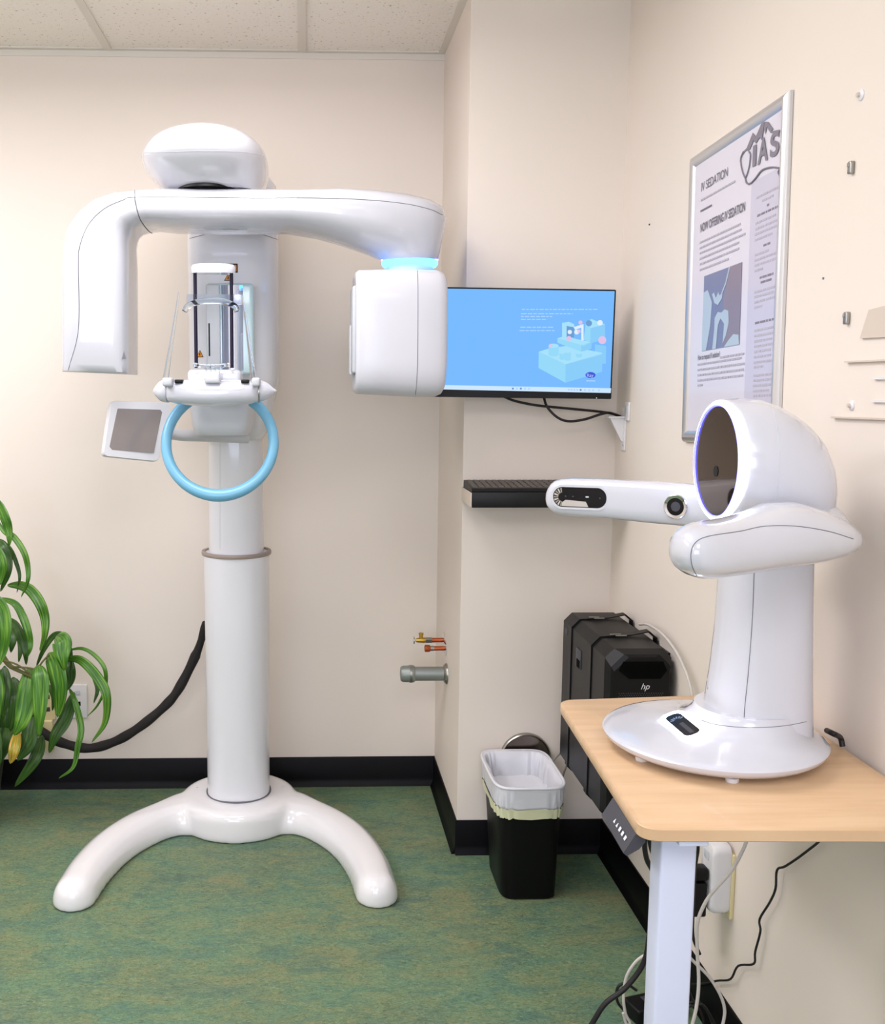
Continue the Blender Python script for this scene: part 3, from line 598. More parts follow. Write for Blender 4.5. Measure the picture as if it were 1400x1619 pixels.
# glowing camera window on the base disc
TB = bvh(disc); p, N = hit(TB, 1080.5, 1148.5)
P1, _ = hit(TB, 1066, 1136); P2, _ = hit(TB, 1096, 1161); X = P2 - P1; X = (X - N * X.dot(N)).normalized(); Y = N.cross(X)
bl = (P2 - P1).length
decal('glow_frame', rrect(bl * 1.48, .041, .015, 10), p, X, Y, N, m_glow, fs, t=.0066, lift=-.003, label='glowing white frame')
bw = decal('base_camera', rrect(bl * 1.2, .026, .010, 10), p, X, Y, N, m_lens, fs, t=.0072, lift=-.003)
for q in range(6):
    a_ = math.radians(110 + 140 * q / 5); cc = p - X * bl * .25
    MB().prism([cc + (X * math.cos(a_ + da) + Y * math.sin(a_ + da)) * r_ + N * .0040 for da, r_ in ((-.14, .005), (-.14, .0115), (.14, .0115), (.14, .005))], N * .0005).build('reflector_facet', m_chrome, bw)
decal('sensor_bar', rrect(bl * .6, .007, .002), p + X * bl * .22, X, Y, N, m_grey, bw, t=.0003, lift=.0042)
# ------------------------------------------------------------------ monitor
YMo = 2.74
ml = W(684, 454.6, YMo); mr_ = W(972.5, 457, YMo); bl_ = W(684, 626.5, YMo); br_ = W(969, 632, YMo)
mw = ((mr_ - ml).length + (br_ - bl_).length) / 2; mh = ((ml - bl_).length + (mr_ - br_).length) / 2
moc = (ml + mr_ + bl_ + br_) / 4
mo = empty('monitor', (moc.x, YMo, moc.z - mh / 2), 'thin black computer monitor on the pillar wall showing a blue desktop picture', 'monitor')
X = (mr_ - ml + br_ - bl_).normalized(); X = Vector((X.x, X.y, X.z)).normalized(); N = Vector((0, -1, 0)); N = (N - X * N.dot(X)).normalized(); Y = N.cross(X)
def mp_(a, b_, l=0): return moc + X * a + Y * b_ + N * l
MB().prism([mp_(a, b_, -.012) for a, b_ in rrect(mw, mh, .003)], N * .012).build('bezel', m_dark, mo)
MB().loft([[mp_(a, b_ - .01, l) for a, b_ in rrect(mw * s_, mh * .8 * s_, .01)] for s_, l in ((.9, -.012), (.86, -.035), (.6, -.04))]).build('rear_shell', m_matte, mo)
MB().rbox((moc.x, (YMo + .04 + YP) / 2, moc.z - .01), (.1, YP - YMo - .04, .1), .004).build('wall_bracket', m_matte, mo)
bt = .004; bb_ = .023
sw, sh = mw - 2 * bt, mh - bt - bb_
scn = MB().prism([mp_(a, b_ + (bb_ - bt) / 2, .0002) for a, b_ in rrect(sw, sh, .0005, 2)], N * .0006).build('screen', e_bg, mo, label='lit screen with sky blue desktop')
def onm(u, v, l=.0012):
    d = ray(u, v); t = (moc - EYE).dot(N) / d.dot(N); return EYE + d * t + N * l
def sp(name, pts, mat, l=.0012): return MB().add([onm(u, v, l) for u, v in pts], [tuple(range(len(pts)))]).build(name, mat, scn)
def z(q): return [(680 + a / 4.118, 440 + b_ / 4.118) for a, b_ in q]
sp('taskbar', z([(20, 694), (1180, 716), (1177, 747), (20, 722)]), e_bar)
for x, y in ((540, 718), (566, 718), (592, 718), (619, 718), (645, 719), (905, 725), (922, 726), (940, 726), (960, 726), (981, 727), (1010, 728), (1037, 729), (1062, 729), (1100, 730)): sp('taskbar_icon', z([(x - 6, y - 6), (x + 6, y - 6), (x + 6, y + 6), (x - 6, y + 6)]), e_dk if x in (540, 592, 981) else e_txt, .0014)
for x0, y0, x1_, y1_ in ((598, 203, 1095, 206), (592, 231, 930, 234), (592, 249, 803, 252), (592, 268, 762, 271), (588, 319, 803, 321), (583, 341, 812, 343)):
    x = x0
    while x < x1_:
        w_ = min(random.uniform(14, 40), x1_ - x); sp('text_line', z([(x, y0 - 3), (x + w_, y0 - 3), (x + w_, y0 + 3), (x, y0 + 3)]), e_txt, .0013); x += w_ + 7
def iso(q, mat, l=.0013): sp('artwork', z(q), mat, l)
iso([(1075, 430), (1148, 440), (1145, 555), (1075, 560)], e_c3)
iso([(709, 478), (780, 455), (890, 440), (1122, 485), (1120, 500), (883, 560)], e_c1, .0014); iso([(709, 478), (883, 560), (882, 680), (707, 584)], e_c2, .0014); iso([(883, 560), (1124, 490), (1121, 608), (882, 680)], e_c3, .0014)
iso([(830, 390), (870, 378), (1050, 415), (1000, 440)], e_c1, .0015); iso([(830, 390), (985, 430), (985, 478), (830, 420)], e_c2, .0015); iso([(985, 430), (1055, 415), (1050, 460), (985, 478)], e_c3, .0015)
iso([(860, 290), (905, 283), (940, 300), (938, 385), (860, 390)], e_c1, .0016); iso([(890, 310), (940, 320), (938, 385), (890, 385)], e_md, .0017)
iso([(935, 318), (1000, 298), (1000, 405), (985, 405), (985, 322), (945, 335)], e_wh, .0018); iso([(1015, 290), (1050, 265), (1140, 300), (1045, 325)], e_c1, .0016)
iso([(1015, 290), (1045, 325), (1045, 420), (1000, 400)], e_c2, .0016); iso([(1045, 325), (1140, 300), (1140, 395), (1060, 420), (1045, 420)], e_c3, .0016)
def iel(cx, cy, rx, ry, mat, l): sp('artwork', z([(cx + rx * math.cos(2 * PI * q / 24), cy + ry * math.sin(2 * PI * q / 24)) for q in range(24)]), mat, l)
for cx, cy, rx, ry, w_ in ((805, 440, 33, 14, 55), (861, 485, 17, 8, 38), (897, 478, 20, 9, 50), (970, 485, 20, 9, 22)):
    iso([(cx - rx, cy), (cx + rx, cy), (cx + rx, cy + w_), (cx - rx, cy + w_)], e_c2, .0017); iel(cx, cy + w_, rx, ry, e_c2, .0018); iel(cx, cy, rx, ry, e_c1, .0019)
for cx, cy, r_, mt in ((905, 392, 16, e_pk), (1122, 403, 26, e_pk), (1107, 290, 18, e_wh), (980, 288, 13, e_pk), (1035, 293, 20, e_md), (910, 350, 14, e_wh), (955, 350, 16, e_wh), (785, 437, 10, e_pk), (970, 345, 12, e_pk)): iel(cx, cy, r_, r_, mt, .002)
iel(1045, 630, 33, 20, e_lg, .002)
text('logo_text', 'Ray', .0125, onm(680 + 1019 / 4.118, 440 + 642 / 4.118, .0026), X, Y, e_lg2, scn)
sp('artwork', z([(1018, 664), (1078, 665), (1078, 672), (1018, 671)]), e_txt)
sp('power_light', z([(1082, 776), (1088, 776), (1088, 783), (1082, 783)]), e_wh)
# monitor cables
def cable(name, pts, r, mat, label, cat='cable', n=8, **k): return MB().tube(crv(pts, n), r, 10).build(name, mat, label=label, cat=cat, **k)
cable('monitor_cable', [W(797, 627, 2.80), W(815, 634, 2.79), W(850, 641, 2.79), (W(900, 646, 2.8)), W(950, 651, 2.81), W(972, 655, 2.82), W(988, 661, 2.83)], .0036, m_cable, 'black cable running flatter and straighter from the monitor to the corner outlet')
cable('monitor_cable', [W(860, 628, 2.80), W(866, 644, 2.79), W(882, 660, 2.78), W(900, 666, 2.78), W(925, 663, 2.79), W(950, 655, 2.8), W(965, 653, 2.81), W(984, 660, 2.82)], .0036, m_cable, 'black cable sagging in a loop below the monitor')
# corner bracket and outlet on right wall
def onw(u, v, d=0): return WX(u, v, XW - d)
a = onw(990, 641); c = onw(999, 660)
o = MB().rbox((XW - .003, (a.y + c.y) / 2, (a.z + c.z) / 2), (.006, .035, .05), .002).build('wall_outlet', m_plate, label='small white outlet plate in the corner right of the monitor', cat='outlet')
MB().rbox((XW - .0065, (a.y + c.y) / 2, (a.z + c.z) / 2 + .006), (.002, .012, .02), .001).build('socket', m_panelgrey, o)
o = empty('wall_bracket', (XW - .03, 2.82, 1.22), 'small white triangular bracket screwed to the right wall under the monitor cables', 'bracket')
zt_, zb_ = onw(995, 660).z, onw(995, 712).z
MB().rbox((XW - .003, 2.80, (zt_ + zb_) / 2 + .012), (.006, .035, zt_ - zb_ + .03), .002).build('back_plate', m_plate, o)
MB().prism([Vector((XW - .004, 2.792, zb_ + .02)), Vector((XW - .004, 2.792, zt_)), Vector((XW - .045, 2.792, zt_)), Vector((XW - .012, 2.792, zb_ + .025))], (0, .012, 0)).build('web', m_plate, o)
MB().box((XW - .05, 2.785, zt_ - .002), (XW - .003, 2.825, zt_ + .002)).build('arm_plate', m_plate, o)
MB().lathe([(.003, 0), (.002, .002)], (XW - .006, 2.79, zb_ + .012), (-1, 0, 0), 10).build('screw', m_steel, o)
# shelf and keyboard
ysf = 2.715; z0_ = W(748, 803, ysf).z; z1_ = W(748, 778.5, ysf).z
sh_ = empty('wall_shelf', (.63, YP, z0_), 'short black wall shelf on the pillar below the monitor', 'shelf')
MB().rbox(((XP + .83) / 2 + .001, (ysf + YP) / 2, (z0_ + z1_) / 2), (.83 - XP, YP - ysf, z1_ - z0_), .0015, 2).build('board', m_matte, sh_)
MB().rbox((XP - .0015, (ysf + YP) / 2, (z0_ + z1_) / 2), (.003, YP - ysf - .003, z1_ - z0_ - .003), .0005, 1).build('end_panel', m_platew, sh_, label='beige end panel')
kb = empty('keyboard', (.62, 2.80, z1_), 'dark full-size keyboard lying on the black wall shelf', 'keyboard')
kx0, kx1 = W(745, 775, 2.735).x, W(745, 775, 2.735).x + .36
ky0, ky1 = 2.725, 2.865
def kp(x, y, h): return Vector((x, y, z1_ + .001 + (y - ky0) * .07 + h))
MB().loft([[kp(kx0, ky0, 0), kp(kx1, ky0, 0), kp(kx1, ky0, .009), kp(kx0, ky0, .009)], [Vector((kx0, ky1, z1_ + .001)), Vector((kx1, ky1, z1_ + .001)), kp(kx1, ky1, .009), kp(kx0, ky1, .009)]]).build('keyboard_body', m_matte, kb)
b = MB()
for r_ in range(6):
    for c_ in range(20):
        x = kx0 + .012 + c_ * .0177; y = ky0 + .012 + r_ * .0215
        b.loft([[kp(x + sx * s_, y + sy2 * s_, h_) for sx, sy2 in ((-1, -1), (1, -1), (1, 1), (-1, 1))] for s_, h_ in ((.0078, .008), (.0062, .012))])
b.build('keys', m_key, kb)
# ------------------------------------------------------------------ computer in a strap holder on right wall
px0, px1, py0, py1 = .712, .872, 2.32, 2.74
pz1 = W(985, 1054, py0).z + .004; pz1 = .762; pz0 = .345
pc_ = empty('computer_tower', ((px0 + px1) / 2, (py0 + py1) / 2, pz0), 'black tower computer strapped high against the right wall behind the desk', 'computer')
ch = .022
def pcs(y, s=0, chm=ch):
    return [Vector(p_) for p_ in ((px0 + s, y, pz0 + s + chm * .6), (px0 + s, y, pz1 - s - chm), (px0 + s + chm, y, pz1 - s), (px1 - s - chm, y, pz1 - s), (px1 - s, y, pz1 - s - chm), (px1 - s, y, pz0 + s + chm * .6), (px1 - s - chm * .6, y, pz0 + s), (px0 + s + chm * .6, y, pz0 + s))]
MB().loft([pcs(py1), pcs(py0 + .03), ]).build('chassis', m_matte, pc_, ang=20)
MB().loft([pcs(py0 + .03), pcs(py0 + .005, .008, .03), pcs(py0, .014, .034)]).build('front_bezel', m_dark, pc_, ang=20)
fz = pz1 - .016
MB().prism([Vector((x, py0 - .001, z_)) for x, z_ in ((px0 + .035, fz - .008), (px1 - .03, fz - .008), (px1 - .02, fz - .03), (px1 - .035, fz - .05), (px0 + .05, fz - .05), (px0 + .025, fz - .03))], (0, .003, 0)).build('handle_recess', m_void, pc_)
b = MB()
for i in range(20):
    for j in range(24):
        x = px0 + .028 + i * .0055 + (j % 2) * .00275; z_ = fz - .085 - j * .0048
        if x < px1 - .025: b.rbox((x, py0 - .0004, z_), (.0022, .0008, .0022), 0, rot=Matrix.Rotation(PI / 4, 3, 'Y'))
b.build('grille', m_grey, pc_)
text('logo', 'hp', .021, (px0 + .078, py0 - .0008, fz - .075), (1, 0, 0), (0, 0, 1), m_text_w, pc_, shear=.35, label='small silver logo')
MB().rbox((px0 - .001, 2.575, pz1 - .085), (.003, .045, .05), .001).build('side_handle', m_grey, pc_)
MB().rbox((px0 - .002, 2.572, pz1 - .098), (.003, .03, .022), .001).build('handle_slot', m_void, pc_)
MB().rbox((px0 - .0005, 2.71, pz1 - .045), (.001, .03, .014), 0).build('vent_label', m_grey, pc_)
hold = empty('computer_holder', (XW - .004, 2.55, pz0), 'black strap wall holder with silver buckles wrapped around the computer tower', 'wall holder')
MB().box((px1 + .001, 2.38, pz0 + .04), (XW - .0005, 2.68, pz1 - .02)).build('wall_plate', m_matte, hold)
def strap(y, w_):
    o = .003; x0, x1_, zt2, zb2 = px0 - o, px1 + o, pz1 + o, pz0 - o
    P = [(x1_, zb2 + .03), (x1_, zt2 - .005), (x1_ - .02, zt2 + .012), (px1 - .06, zt2 + .004), (x0 + ch, zt2), (x0, zt2 - ch), (x0, zb2 + ch * .6), (x0 + ch * .6, zb2), (x1_ - .01, zb2)]
    b = MB(); n = len(P)
    outer = [Vector((x, y - w_ / 2, z_)) for x, z_ in P]; cx_ = (px0 + px1) / 2; cz_ = (pz0 + pz1) / 2
    inner = [Vector((x + (.003 if x < cx_ else -.003), y - w_ / 2, z_ + (.003 if z_ < cz_ else -.003))) for x, z_ in P]
    vs = outer + [p_ + Vector((0, w_, 0)) for p_ in outer] + inner + [p_ + Vector((0, w_, 0)) for p_ in inner]
    fs_ = []
    for i in range(n):
        j = (i + 1) % n; fs_ += [(i, j, n + j, n + i), (2 * n + i, 3 * n + i, 3 * n + j, 2 * n + j), (i, 2 * n + i, 2 * n + j, j), (n + i, n + j, 3 * n + j, 3 * n + i)]
    b.add(vs, fs_); st = b.build('strap', m_dark, hold, ang=30)
    for q in range(2): MB().rbox((px0 + .058 + q * .010, y - .010 + q * -.014, pz1 + .007), (.028, .005, .003), .001).build('buckle', m_steel, st, label='silver buckle')
strap(2.66, .026); strap(2.47, .026)
cable('white_cable', [WX(u, v, .862) for u, v in ((1012, 987), (1026, 988), (1048, 1003), (1068, 1028), (1084, 1060), (1092, 1085), (1096, 1110), (1097, 1150))], .0034, m_wcable, 'pale cable arching over the computer tower down behind the desk')
# ------------------------------------------------------------------ bin
bx0, bx1, by0, by1, bh = .508, .690, 2.575, 2.845, .322
bn = empty('waste_bin', ((bx0 + bx1) / 2, (by0 + by1) / 2, 0), 'narrow black rectangular waste bin standing against the pillar', 'waste bin')
bcx, bcy = (bx0 + bx1) / 2, (by0 + by1) / 2
def bs(zv, k_, dy=0, n=6): return sec((bcx + .006 * (1 - zv / bh), bcy, zv), (1, 0, 0), (0, 1, 0), (bx1 - bx0) / 2 * k_, (by1 - by0) / 2 * k_, n, 56)
MB().loft([bs(0, .80), bs(.004, .84), bs(.15, .91), bs(bh - .02, .985), bs(bh - .004, 1.0), bs(bh - .004, .988), bs(bh - .05, .968), bs(.01, .80)]).build('bin_body', m_bin, bn)
def wob(i, j, a): return a * (math.sin(i * 1.7 + j * 2.3) + .6 * math.sin(i * 3.9 + j))
def lsec(zv, k_, a, j, n=5.5):
    out = []
    for i, p_ in enumerate(sec((bcx, bcy, zv), (1, 0, 0), (0, 1, 0), (bx1 - bx0) / 2 * k_, (by1 - by0) / 2 * k_, n, 96)):
        d = Vector((p_.x - bcx, p_.y - bcy, 0)).normalized(); out.append(p_ + d * wob(i, j, a) + Vector((0, 0, wob(i * .7, j + 3, a * .8))))
    return out
ln = MB().loft([lsec(bh - .062, 1.01, .0015, 0), lsec(bh - .05, 1.02, .0028, .6), lsec(bh - .034, 1.035, .003, 1.1), lsec(bh - .018, 1.045, .0025, 1.5), lsec(bh - .008, 1.055, .0012, 2), lsec(bh + .002, 1.06, .0006, 3), lsec(bh + .007, 1.045, .0004, 4), lsec(bh + .004, .965, .001, 5), lsec(bh - .02, .92, .003, 5.3), lsec(bh - .05, .89, .0045, 5.6), lsec(bh - .09, .85, .006, 5.9), lsec(bh - .14, .80, .007, 6.2), lsec(bh - .18, .7, .008, 6.5), lsec(bh - .2, .5, .008, 6.8), lsec(bh - .21, .2, .008, 7)]).build('bin_liner', m_liner, label='crinkled white plastic liner folded over the rim of the black bin', cat='bin liner', ang=180)
MB().loft([lsec(bh - .083, 1.008, .0022, 0), lsec(bh - .070, 1.02, .0022, .3), lsec(bh - .055, 1.04, .0022, .6)], cap=False).build('liner_hem', m_linery, ln, label='yellowish hem', ang=180)
MB().tube([p_ for p_ in sec((bcx, bcy, bh + .004), (1, 0, 0), (0, 1, 0), (bx1 - bx0) / 2 * 1.06, (by1 - by0) / 2 * 1.06, 5.5, 72)], .0042, 10, closed=True).build('liner_rim', m_liner, ln)
cable('white_cable', [W(905, 1184, 2.80), W(888, 1190, 2.79), W(872, 1208, 2.78), W(866, 1235, 2.77), W(864, 1262, 2.76)], .0028, m_wire, 'thin white wire arching from the computer into the bin, outer strand')
cable('white_cable', [W(906, 1190, 2.79), W(898, 1206, 2.78), W(889, 1232, 2.77), W(884, 1262, 2.76)], .0028, m_wire, 'thin white wire dropping straighter into the bin, inner strand')
# round steel cover on pillar wall behind bin
cc = W(831, 1198, YP - .006)
rc = (W(871, 1198, YP).x - W(791, 1198, YP).x) / 2
o = empty('round_wall_cover', (cc.x, YP - .004, cc.z - rc), 'round shiny steel cover on the wall just behind the waste bin', 'cover plate')
MB().lathe([(rc, -.006), (rc, .006), (rc - .003, .009), (rc - .006, .006), (rc - .007, .001)], (cc.x, YP - .008, cc.z), (0, -1, 0), 64).build('rim', m_steel, o)
MB().lathe([(rc - .007, 0), (rc - .007, .003)], (cc.x, YP - .008, cc.z), (0, -1, 0), 64).build('disc', pr('crumpled_steel', (120, 110, 104), .22, metal=1, bump=.5, bscale=18), o)
# ------------------------------------------------------------------ pipes from pillar side
def onp(u, v, d=0): return WX(u, v, XP - d)
c = onp(707, 1065); y = c.y; zp = c.z; s_ = y / 1611
o = empty('drain_pipe', (XP, y, zp - .03), 'thick grey capped drain pipe sticking out of the pillar side', 'pipe')
MB().lathe([(.033, 0), (.033, .004), (.028, .010), (.022, .012)], (XP, y, zp), (-1, 0, 0), 40).build('flange', m_steel, o)
MB().lathe([(.0225, 0), (.0225, .105)], (XP, y, zp), (-1, 0, 0), 32).build('pipe', m_zinc, o)
MB().lathe([(.025, .103), (.0275, .108), (.0275, .118), (.026, .122), (.026, .140), (.022, .147), (.008, .149)], (XP, y, zp), (-1, 0, 0), 32).build('cap', m_zinc, o)
MB().lathe([(.0255, .112), (.0285, .113), (.0285, .119), (.0255, .12)], (XP, y, zp), (-1, 0, 0), 32).build('clamp_band', m_steel, o)
for (u, v, L_, lab, tp) in ((702, 1012, .078, 'upper copper water stub with brass valve above the drain pipe', 0), (705, 1025, .068, 'lower capped copper stub just above the drain pipe', 1)):
    c = onp(u, v); y, zp = c.y, c.z
    o = empty('copper_pipe', (XP, y, zp - .02), lab, 'pipe')
    MB().lathe([(.026, 0), (.026, .002), (.012, .006)], (XP, y, zp), (-1, 0, 0), 32).build('flange', m_chrome, o)
    MB().lathe([(.0075, 0), (.0075, L_ * .6)], (XP, y, zp), (-1, 0, 0), 24).build('pipe', m_copper, o)
    if tp:
        MB().lathe([(.0085, L_ * .55), (.0085, L_ * .75)], (XP, y, zp), (-1, 0, 0), 24).build('ferrule', m_steel, o)
        MB().lathe([(.009, L_ * .72), (.0115, L_ * .78), (.0115, L_ * .98), (.009, L_)], (XP, y, zp), (-1, 0, 0), 24).build('cap', m_copper, o)
    else:
        MB().lathe([(.0105, L_ * .5), (.0105, L_ * .75)], (XP, y, zp), (-1, 0, 0), 6).build('nut', m_steel, o)
        MB().lathe([(.008, L_ * .7), (.0095, L_ * .85), (.007, L_ * 1.15)], (XP, y, zp), (-1, 0, 0), 20).build('valve_body', m_brass, o)
        MB().lathe([(.006, .004), (.006, .018), (.0075, .018), (.0075, .024)], (XP - L_ * .95, y, zp), (0, 0, 1), 16).build('valve_stem', m_brass, o)
        MB().lathe([(.004, L_ * 1.15), (.004, L_ * 1.22), (.0125, L_ * 1.22), (.0125, L_ * 1.27)], (XP, y, zp), (-1, 0, 0), 24).build('handwheel', m_chrome, o)
# ------------------------------------------------------------------ outlets behind plant
def plate_back(u0, u1, v0, v1, name, lab, mat, sock):
    a = W(u0, v0, YB); c = W(u1, v1, YB)
    o = MB().rbox(((a.x + c.x) / 2, YB - .0035, (a.z + c.z) / 2), (c.x - a.x, .007, a.z - c.z), .002).build(name, mat, label=lab, cat='outlet')
    for q, (kz, mt) in enumerate(sock): MB().rbox(((a.x + c.x) / 2, YB - .0075, (a.z + c.z) / 2 + kz), (.018, .002, .015), .001).build('socket', mt, o)
plate_back(109, 139, 1082, 1134, 'data_outlet', 'white wall plate with a data socket beside the plant leaves', m_plate, ((.03, m_panelgrey), (-.008, m_dark)))
plate_back(62, 89, 1084, 1137, 'power_outlet', 'ivory power outlet half hidden behind the plant leaves', m_ivory, ((.022, m_key), (-.022, m_key)))
o = wbox(64, 84, 1140, 1190, YB - .02, YB - .001, .003).build('wall_box', m_ivory, label='ivory surface box low on the wall behind the plant', cat='junction box')
# ------------------------------------------------------------------ plant
pb = W(-62, 1262, 3.12)
pl = empty('potted_plant', (pb.x, 3.12, 0), 'leafy green corn plant with long drooping striped leaves at the left edge', 'plant')
MB().lathe([(.10, 0), (.105, .005), (.14, .24), (.15, .25), (.15, .27), (.138, .27), (.132, .24), (.1, .235)], (pb.x, 3.12, 0), n=48).build('pot', m_pot, pl)
MB().lathe([(.131, .236), (.06, .245), (.0, .247)], (pb.x, 3.12, 0), n=32).build('soil', m_soil, pl)
def zp5(x, y, d): return W(x / 3.372, 780 + y / 3.372, d)
stems = [[(pb.x, 3.12, .24), (pb.x + .01, 3.11, .5), (pb.x + .0, 3.1, .8), (pb.x + .02, 3.08, 1.15)], [(pb.x + .03, 3.1, .24), (pb.x + .06, 3.07, .42), zp5(-20, 870, 3.05), zp5(60, 925, 3.04), zp5(185, 985, 3.02)], [(pb.x - .02, 3.14, .3), (pb.x + .02, 3.14, .7), zp5(-30, 560, 3.12)]]
for s_ in stems: MB().tube(crv(s_, 6), [.016 - .0005 * i for i in range(19 if len(s_) == 4 else (25 if len(s_) == 5 else 13))], 12).build('stem', m_stem, pl)
for a_, b_ in (((60, 925), (270, 965)), ((180, 975), (262, 860)), ((20, 890), (160, 960))):
    MB().tube(crv([zp5(*a_, 3.03), zp5((a_[0] + b_[0]) / 2, (a_[1] + b_[1]) / 2 - 12, 3.02), zp5(*b_, 3.02)], 5), .003, 8).build('twig', m_stem, pl)
leaves = [([(-60, 20), (-10, 60), (30, 140), (48, 210), (50, 280)], 48, 3.02, 0), ([(-30, 120), (20, 200), (75, 235), (130, 320), (150, 410), (145, 480), (112, 555)], 26, 3.0, 0), ([(-20, 240), (50, 290), (90, 380), (105, 450), (90, 530)], 18, 3.08, 1),
          ([(-60, 250), (10, 275), (38, 350), (38, 430), (2, 525)], 44, 3.05, 1), ([(-80, 280), (-15, 320), (8, 400), (0, 490)], 56, 3.0, 0), ([(5, 558), (80, 590), (125, 665), (155, 760), (162, 820), (145, 875)], 34, 3.03, 0), ([(-60, 540), (0, 600), (26, 700), (20, 820), (-5, 920)], 66, 2.98, 0),
          ([(40, 490), (110, 492), (165, 520), (215, 590), (240, 670), (238, 760), (212, 840)], 46, 3.04, 0), ([(30, 660), (80, 700), (112, 765), (135, 840), (140, 915)], 40, 3.1, 1), ([(45, 690), (68, 760), (58, 850)], 40, 3.14, 1), ([(95, 740), (110, 820), (100, 900)], 28, 3.12, 1),
          ([(195, 920), (235, 830), (290, 757), (345, 765), (378, 850), (378, 950)], 26, 3.06, 1), ([(300, 762), (330, 790), (330, 860), (345, 945)], 82, 2.99, 0), ([(262, 850), (290, 900), (318, 1050), (308, 1195)], 88, 3.0, 0), ([(300, 840), (350, 900), (372, 980), (360, 1050)], 60, 3.08, 1),
          ([(355, 838), (440, 828), (510, 868), (560, 940), (560, 1040), (520, 1130), (465, 1190)], 18, 3.05, 0), ([(340, 885), (430, 890), (520, 980), (568, 1080), (560, 1220), (490, 1328)], 42, 3.0, 0), ([(490, 960), (520, 1040), (500, 1120)], 20, 3.05, 1),
          ([(205, 915), (215, 1000), (212, 1150), (208, 1300)], 78, 2.97, 0), ([(370, 1040), (400, 1110), (432, 1250), (415, 1350), (390, 1460), (313, 1520)], 28, 3.02, 0), ([(160, 930), (150, 1050), (120, 1200), (75, 1290)], 88, 3.0, 0), ([(395, 1060), (350, 1200), (295, 1290), (262, 1385)], 60, 3.06, 1),
          ([(25, 920), (28, 1050), (15, 1210)], 52, 3.05, 1), ([(70, 980), (85, 1100), (55, 1270)], 66, 3.07, 1), ([(175, 1190), (150, 1320), (95, 1425)], 80, 3.05, 1), ([(95, 1260), (75, 1370), (55, 1442)], 48, 3.0, 2), ([(225, 1290), (185, 1420), (78, 1565)], 54, 3.08, 1),
          ([(40, 1180), (30, 1300), (-10, 1450)], 76, 3.1, 1), ([(-40, 900), (-20, 1050), (-10, 1220)], 70, 3.02, 0), ([(0, 1100), (30, 1180), (20, 1350)], 70, 3.12, 1), ([(110, 1080), (150, 1150), (140, 1300)], 60, 3.13, 1), ([(250, 1010), (285, 1080), (280, 1160)], 26, 3.1, 1), ([(-60, 1180), (-30, 1350), (-20, 1520)], 66, 3.0, 1)]
for pts, wd, dp, kk in leaves:
    P2 = crv([Vector((a_, b_, 0)) for a_, b_ in pts], 8); n = len(P2); b = MB(); b.uv = []; uo = random.random() * 9
    for i, q in enumerate(P2):
        t = i / (n - 1); w_ = wd * 1.3 * (.12 + .88 * math.sin(PI * min(1, t * 1.0) ** .75) ** .8) / 3.372 / 1611 * dp * .5 if t < 1 else .0003
        tq = P2[min(i + 1, n - 1)] - P2[max(i - 1, 0)]; c = zp5(q.x, q.y, dp + .05 * (1 - t) - .03 * math.sin(PI * t) + .004 * math.sin(i * .45 + uo))
        sd = Vector((-tq.y, 0, -tq.x)).normalized() if True else None
        sd = Vector((tq.y, 0, tq.x)).normalized(); sd = (sd + Vector((0, .35 * math.sin(uo + t * 2), 0))).normalized()
        for k_, e_ in enumerate((-1, -.5, 0, .5, 1)):
            b.v.append(c + sd * w_ * e_ + Vector((0, .22 * w_ * (1 - abs(e_)) , 0))); b.uv.append((e_ * .5 + .5 + uo, t * 2 + uo))
    b.f = [(i * 5 + j, i * 5 + j + 1, (i + 1) * 5 + j + 1, (i + 1) * 5 + j) for i in range(n - 1) for j in range(4)]
    lf = b.build('leaf', (m_leaf, m_leafd, m_leafy)[kk], pl, ang=180, label='yellow-tipped leaf' if kk == 2 else None)
    md = lf.modifiers.new('thick', 'SOLIDIFY'); md.thickness = .0007
# ------------------------------------------------------------------ poster on right wall
pcs4 = [onw(1097, 250), onw(1249, 150), onw(1242, 712), onw(1088, 692)]
pcen = sum(pcs4, Vector()) / 4; ta = .038
PXd = Vector((0, -math.cos(ta), math.sin(ta))); PYd = Vector((0, math.sin(ta), math.cos(ta))); PN = Vector((-1, 0, 0))
pw = ((pcs4[1] - pcs4[0]).length + (pcs4[2] - pcs4[3]).length) / 2; ph = ((pcs4[0] - pcs4[3]).length + (pcs4[1] - pcs4[2]).length) / 2
pcen.x = XW
po = empty('framed_poster', (XW, pcen.y, pcen.z - ph / 2), 'silver snap-framed poster about IV sedation hanging on the right wall', 'poster')
def pp(a, b_, l=0): return pcen + PXd * a + PYd * b_ + PN * l
MB().prism([pp(a, b_, 0) for a, b_ in rrect(pw - .01, ph - .01, .002, 2)], PN * .006).build('backing', m_dark, po)
fwid = .026
for q in range(4):
    W2, H2 = pw / 2, ph / 2
    cor = [(-W2, H2), (W2, H2), (W2, -H2), (-W2, -H2)]; a = Vector(cor[q]); c = Vector(cor[(q + 1) % 4]); ia = Vector((a.x - math.copysign(fwid, a.x), a.y - math.copysign(fwid, a.y))); ic = Vector((c.x - math.copysign(fwid, c.x), c.y - math.copysign(fwid, c.y)))
    def rail(o_, i_): return [pp(*(o_ + (i_ - o_) * t), l) for t, l in ((0, .001), (0, .007), (.12, .011), (.35, .0145), (.65, .014), (.9, .010), (1, .0075), (1, .001))]
    MB().loft([rail(a, ia), rail(c, ic)]).build('frame_rail', m_alu, po, ang=35)
paper = MB().prism([pp(a, b_, .006) for a, b_ in rrect(pw - 2 * fwid + .004, ph - 2 * fwid + .004, .001, 2)], PN * .0015).build('poster_sheet', m_paper, po)
def onpo(u, v, l=.0085):
    d = ray(u, v); q = EYE + d * ((XW - l) / d.x); return q
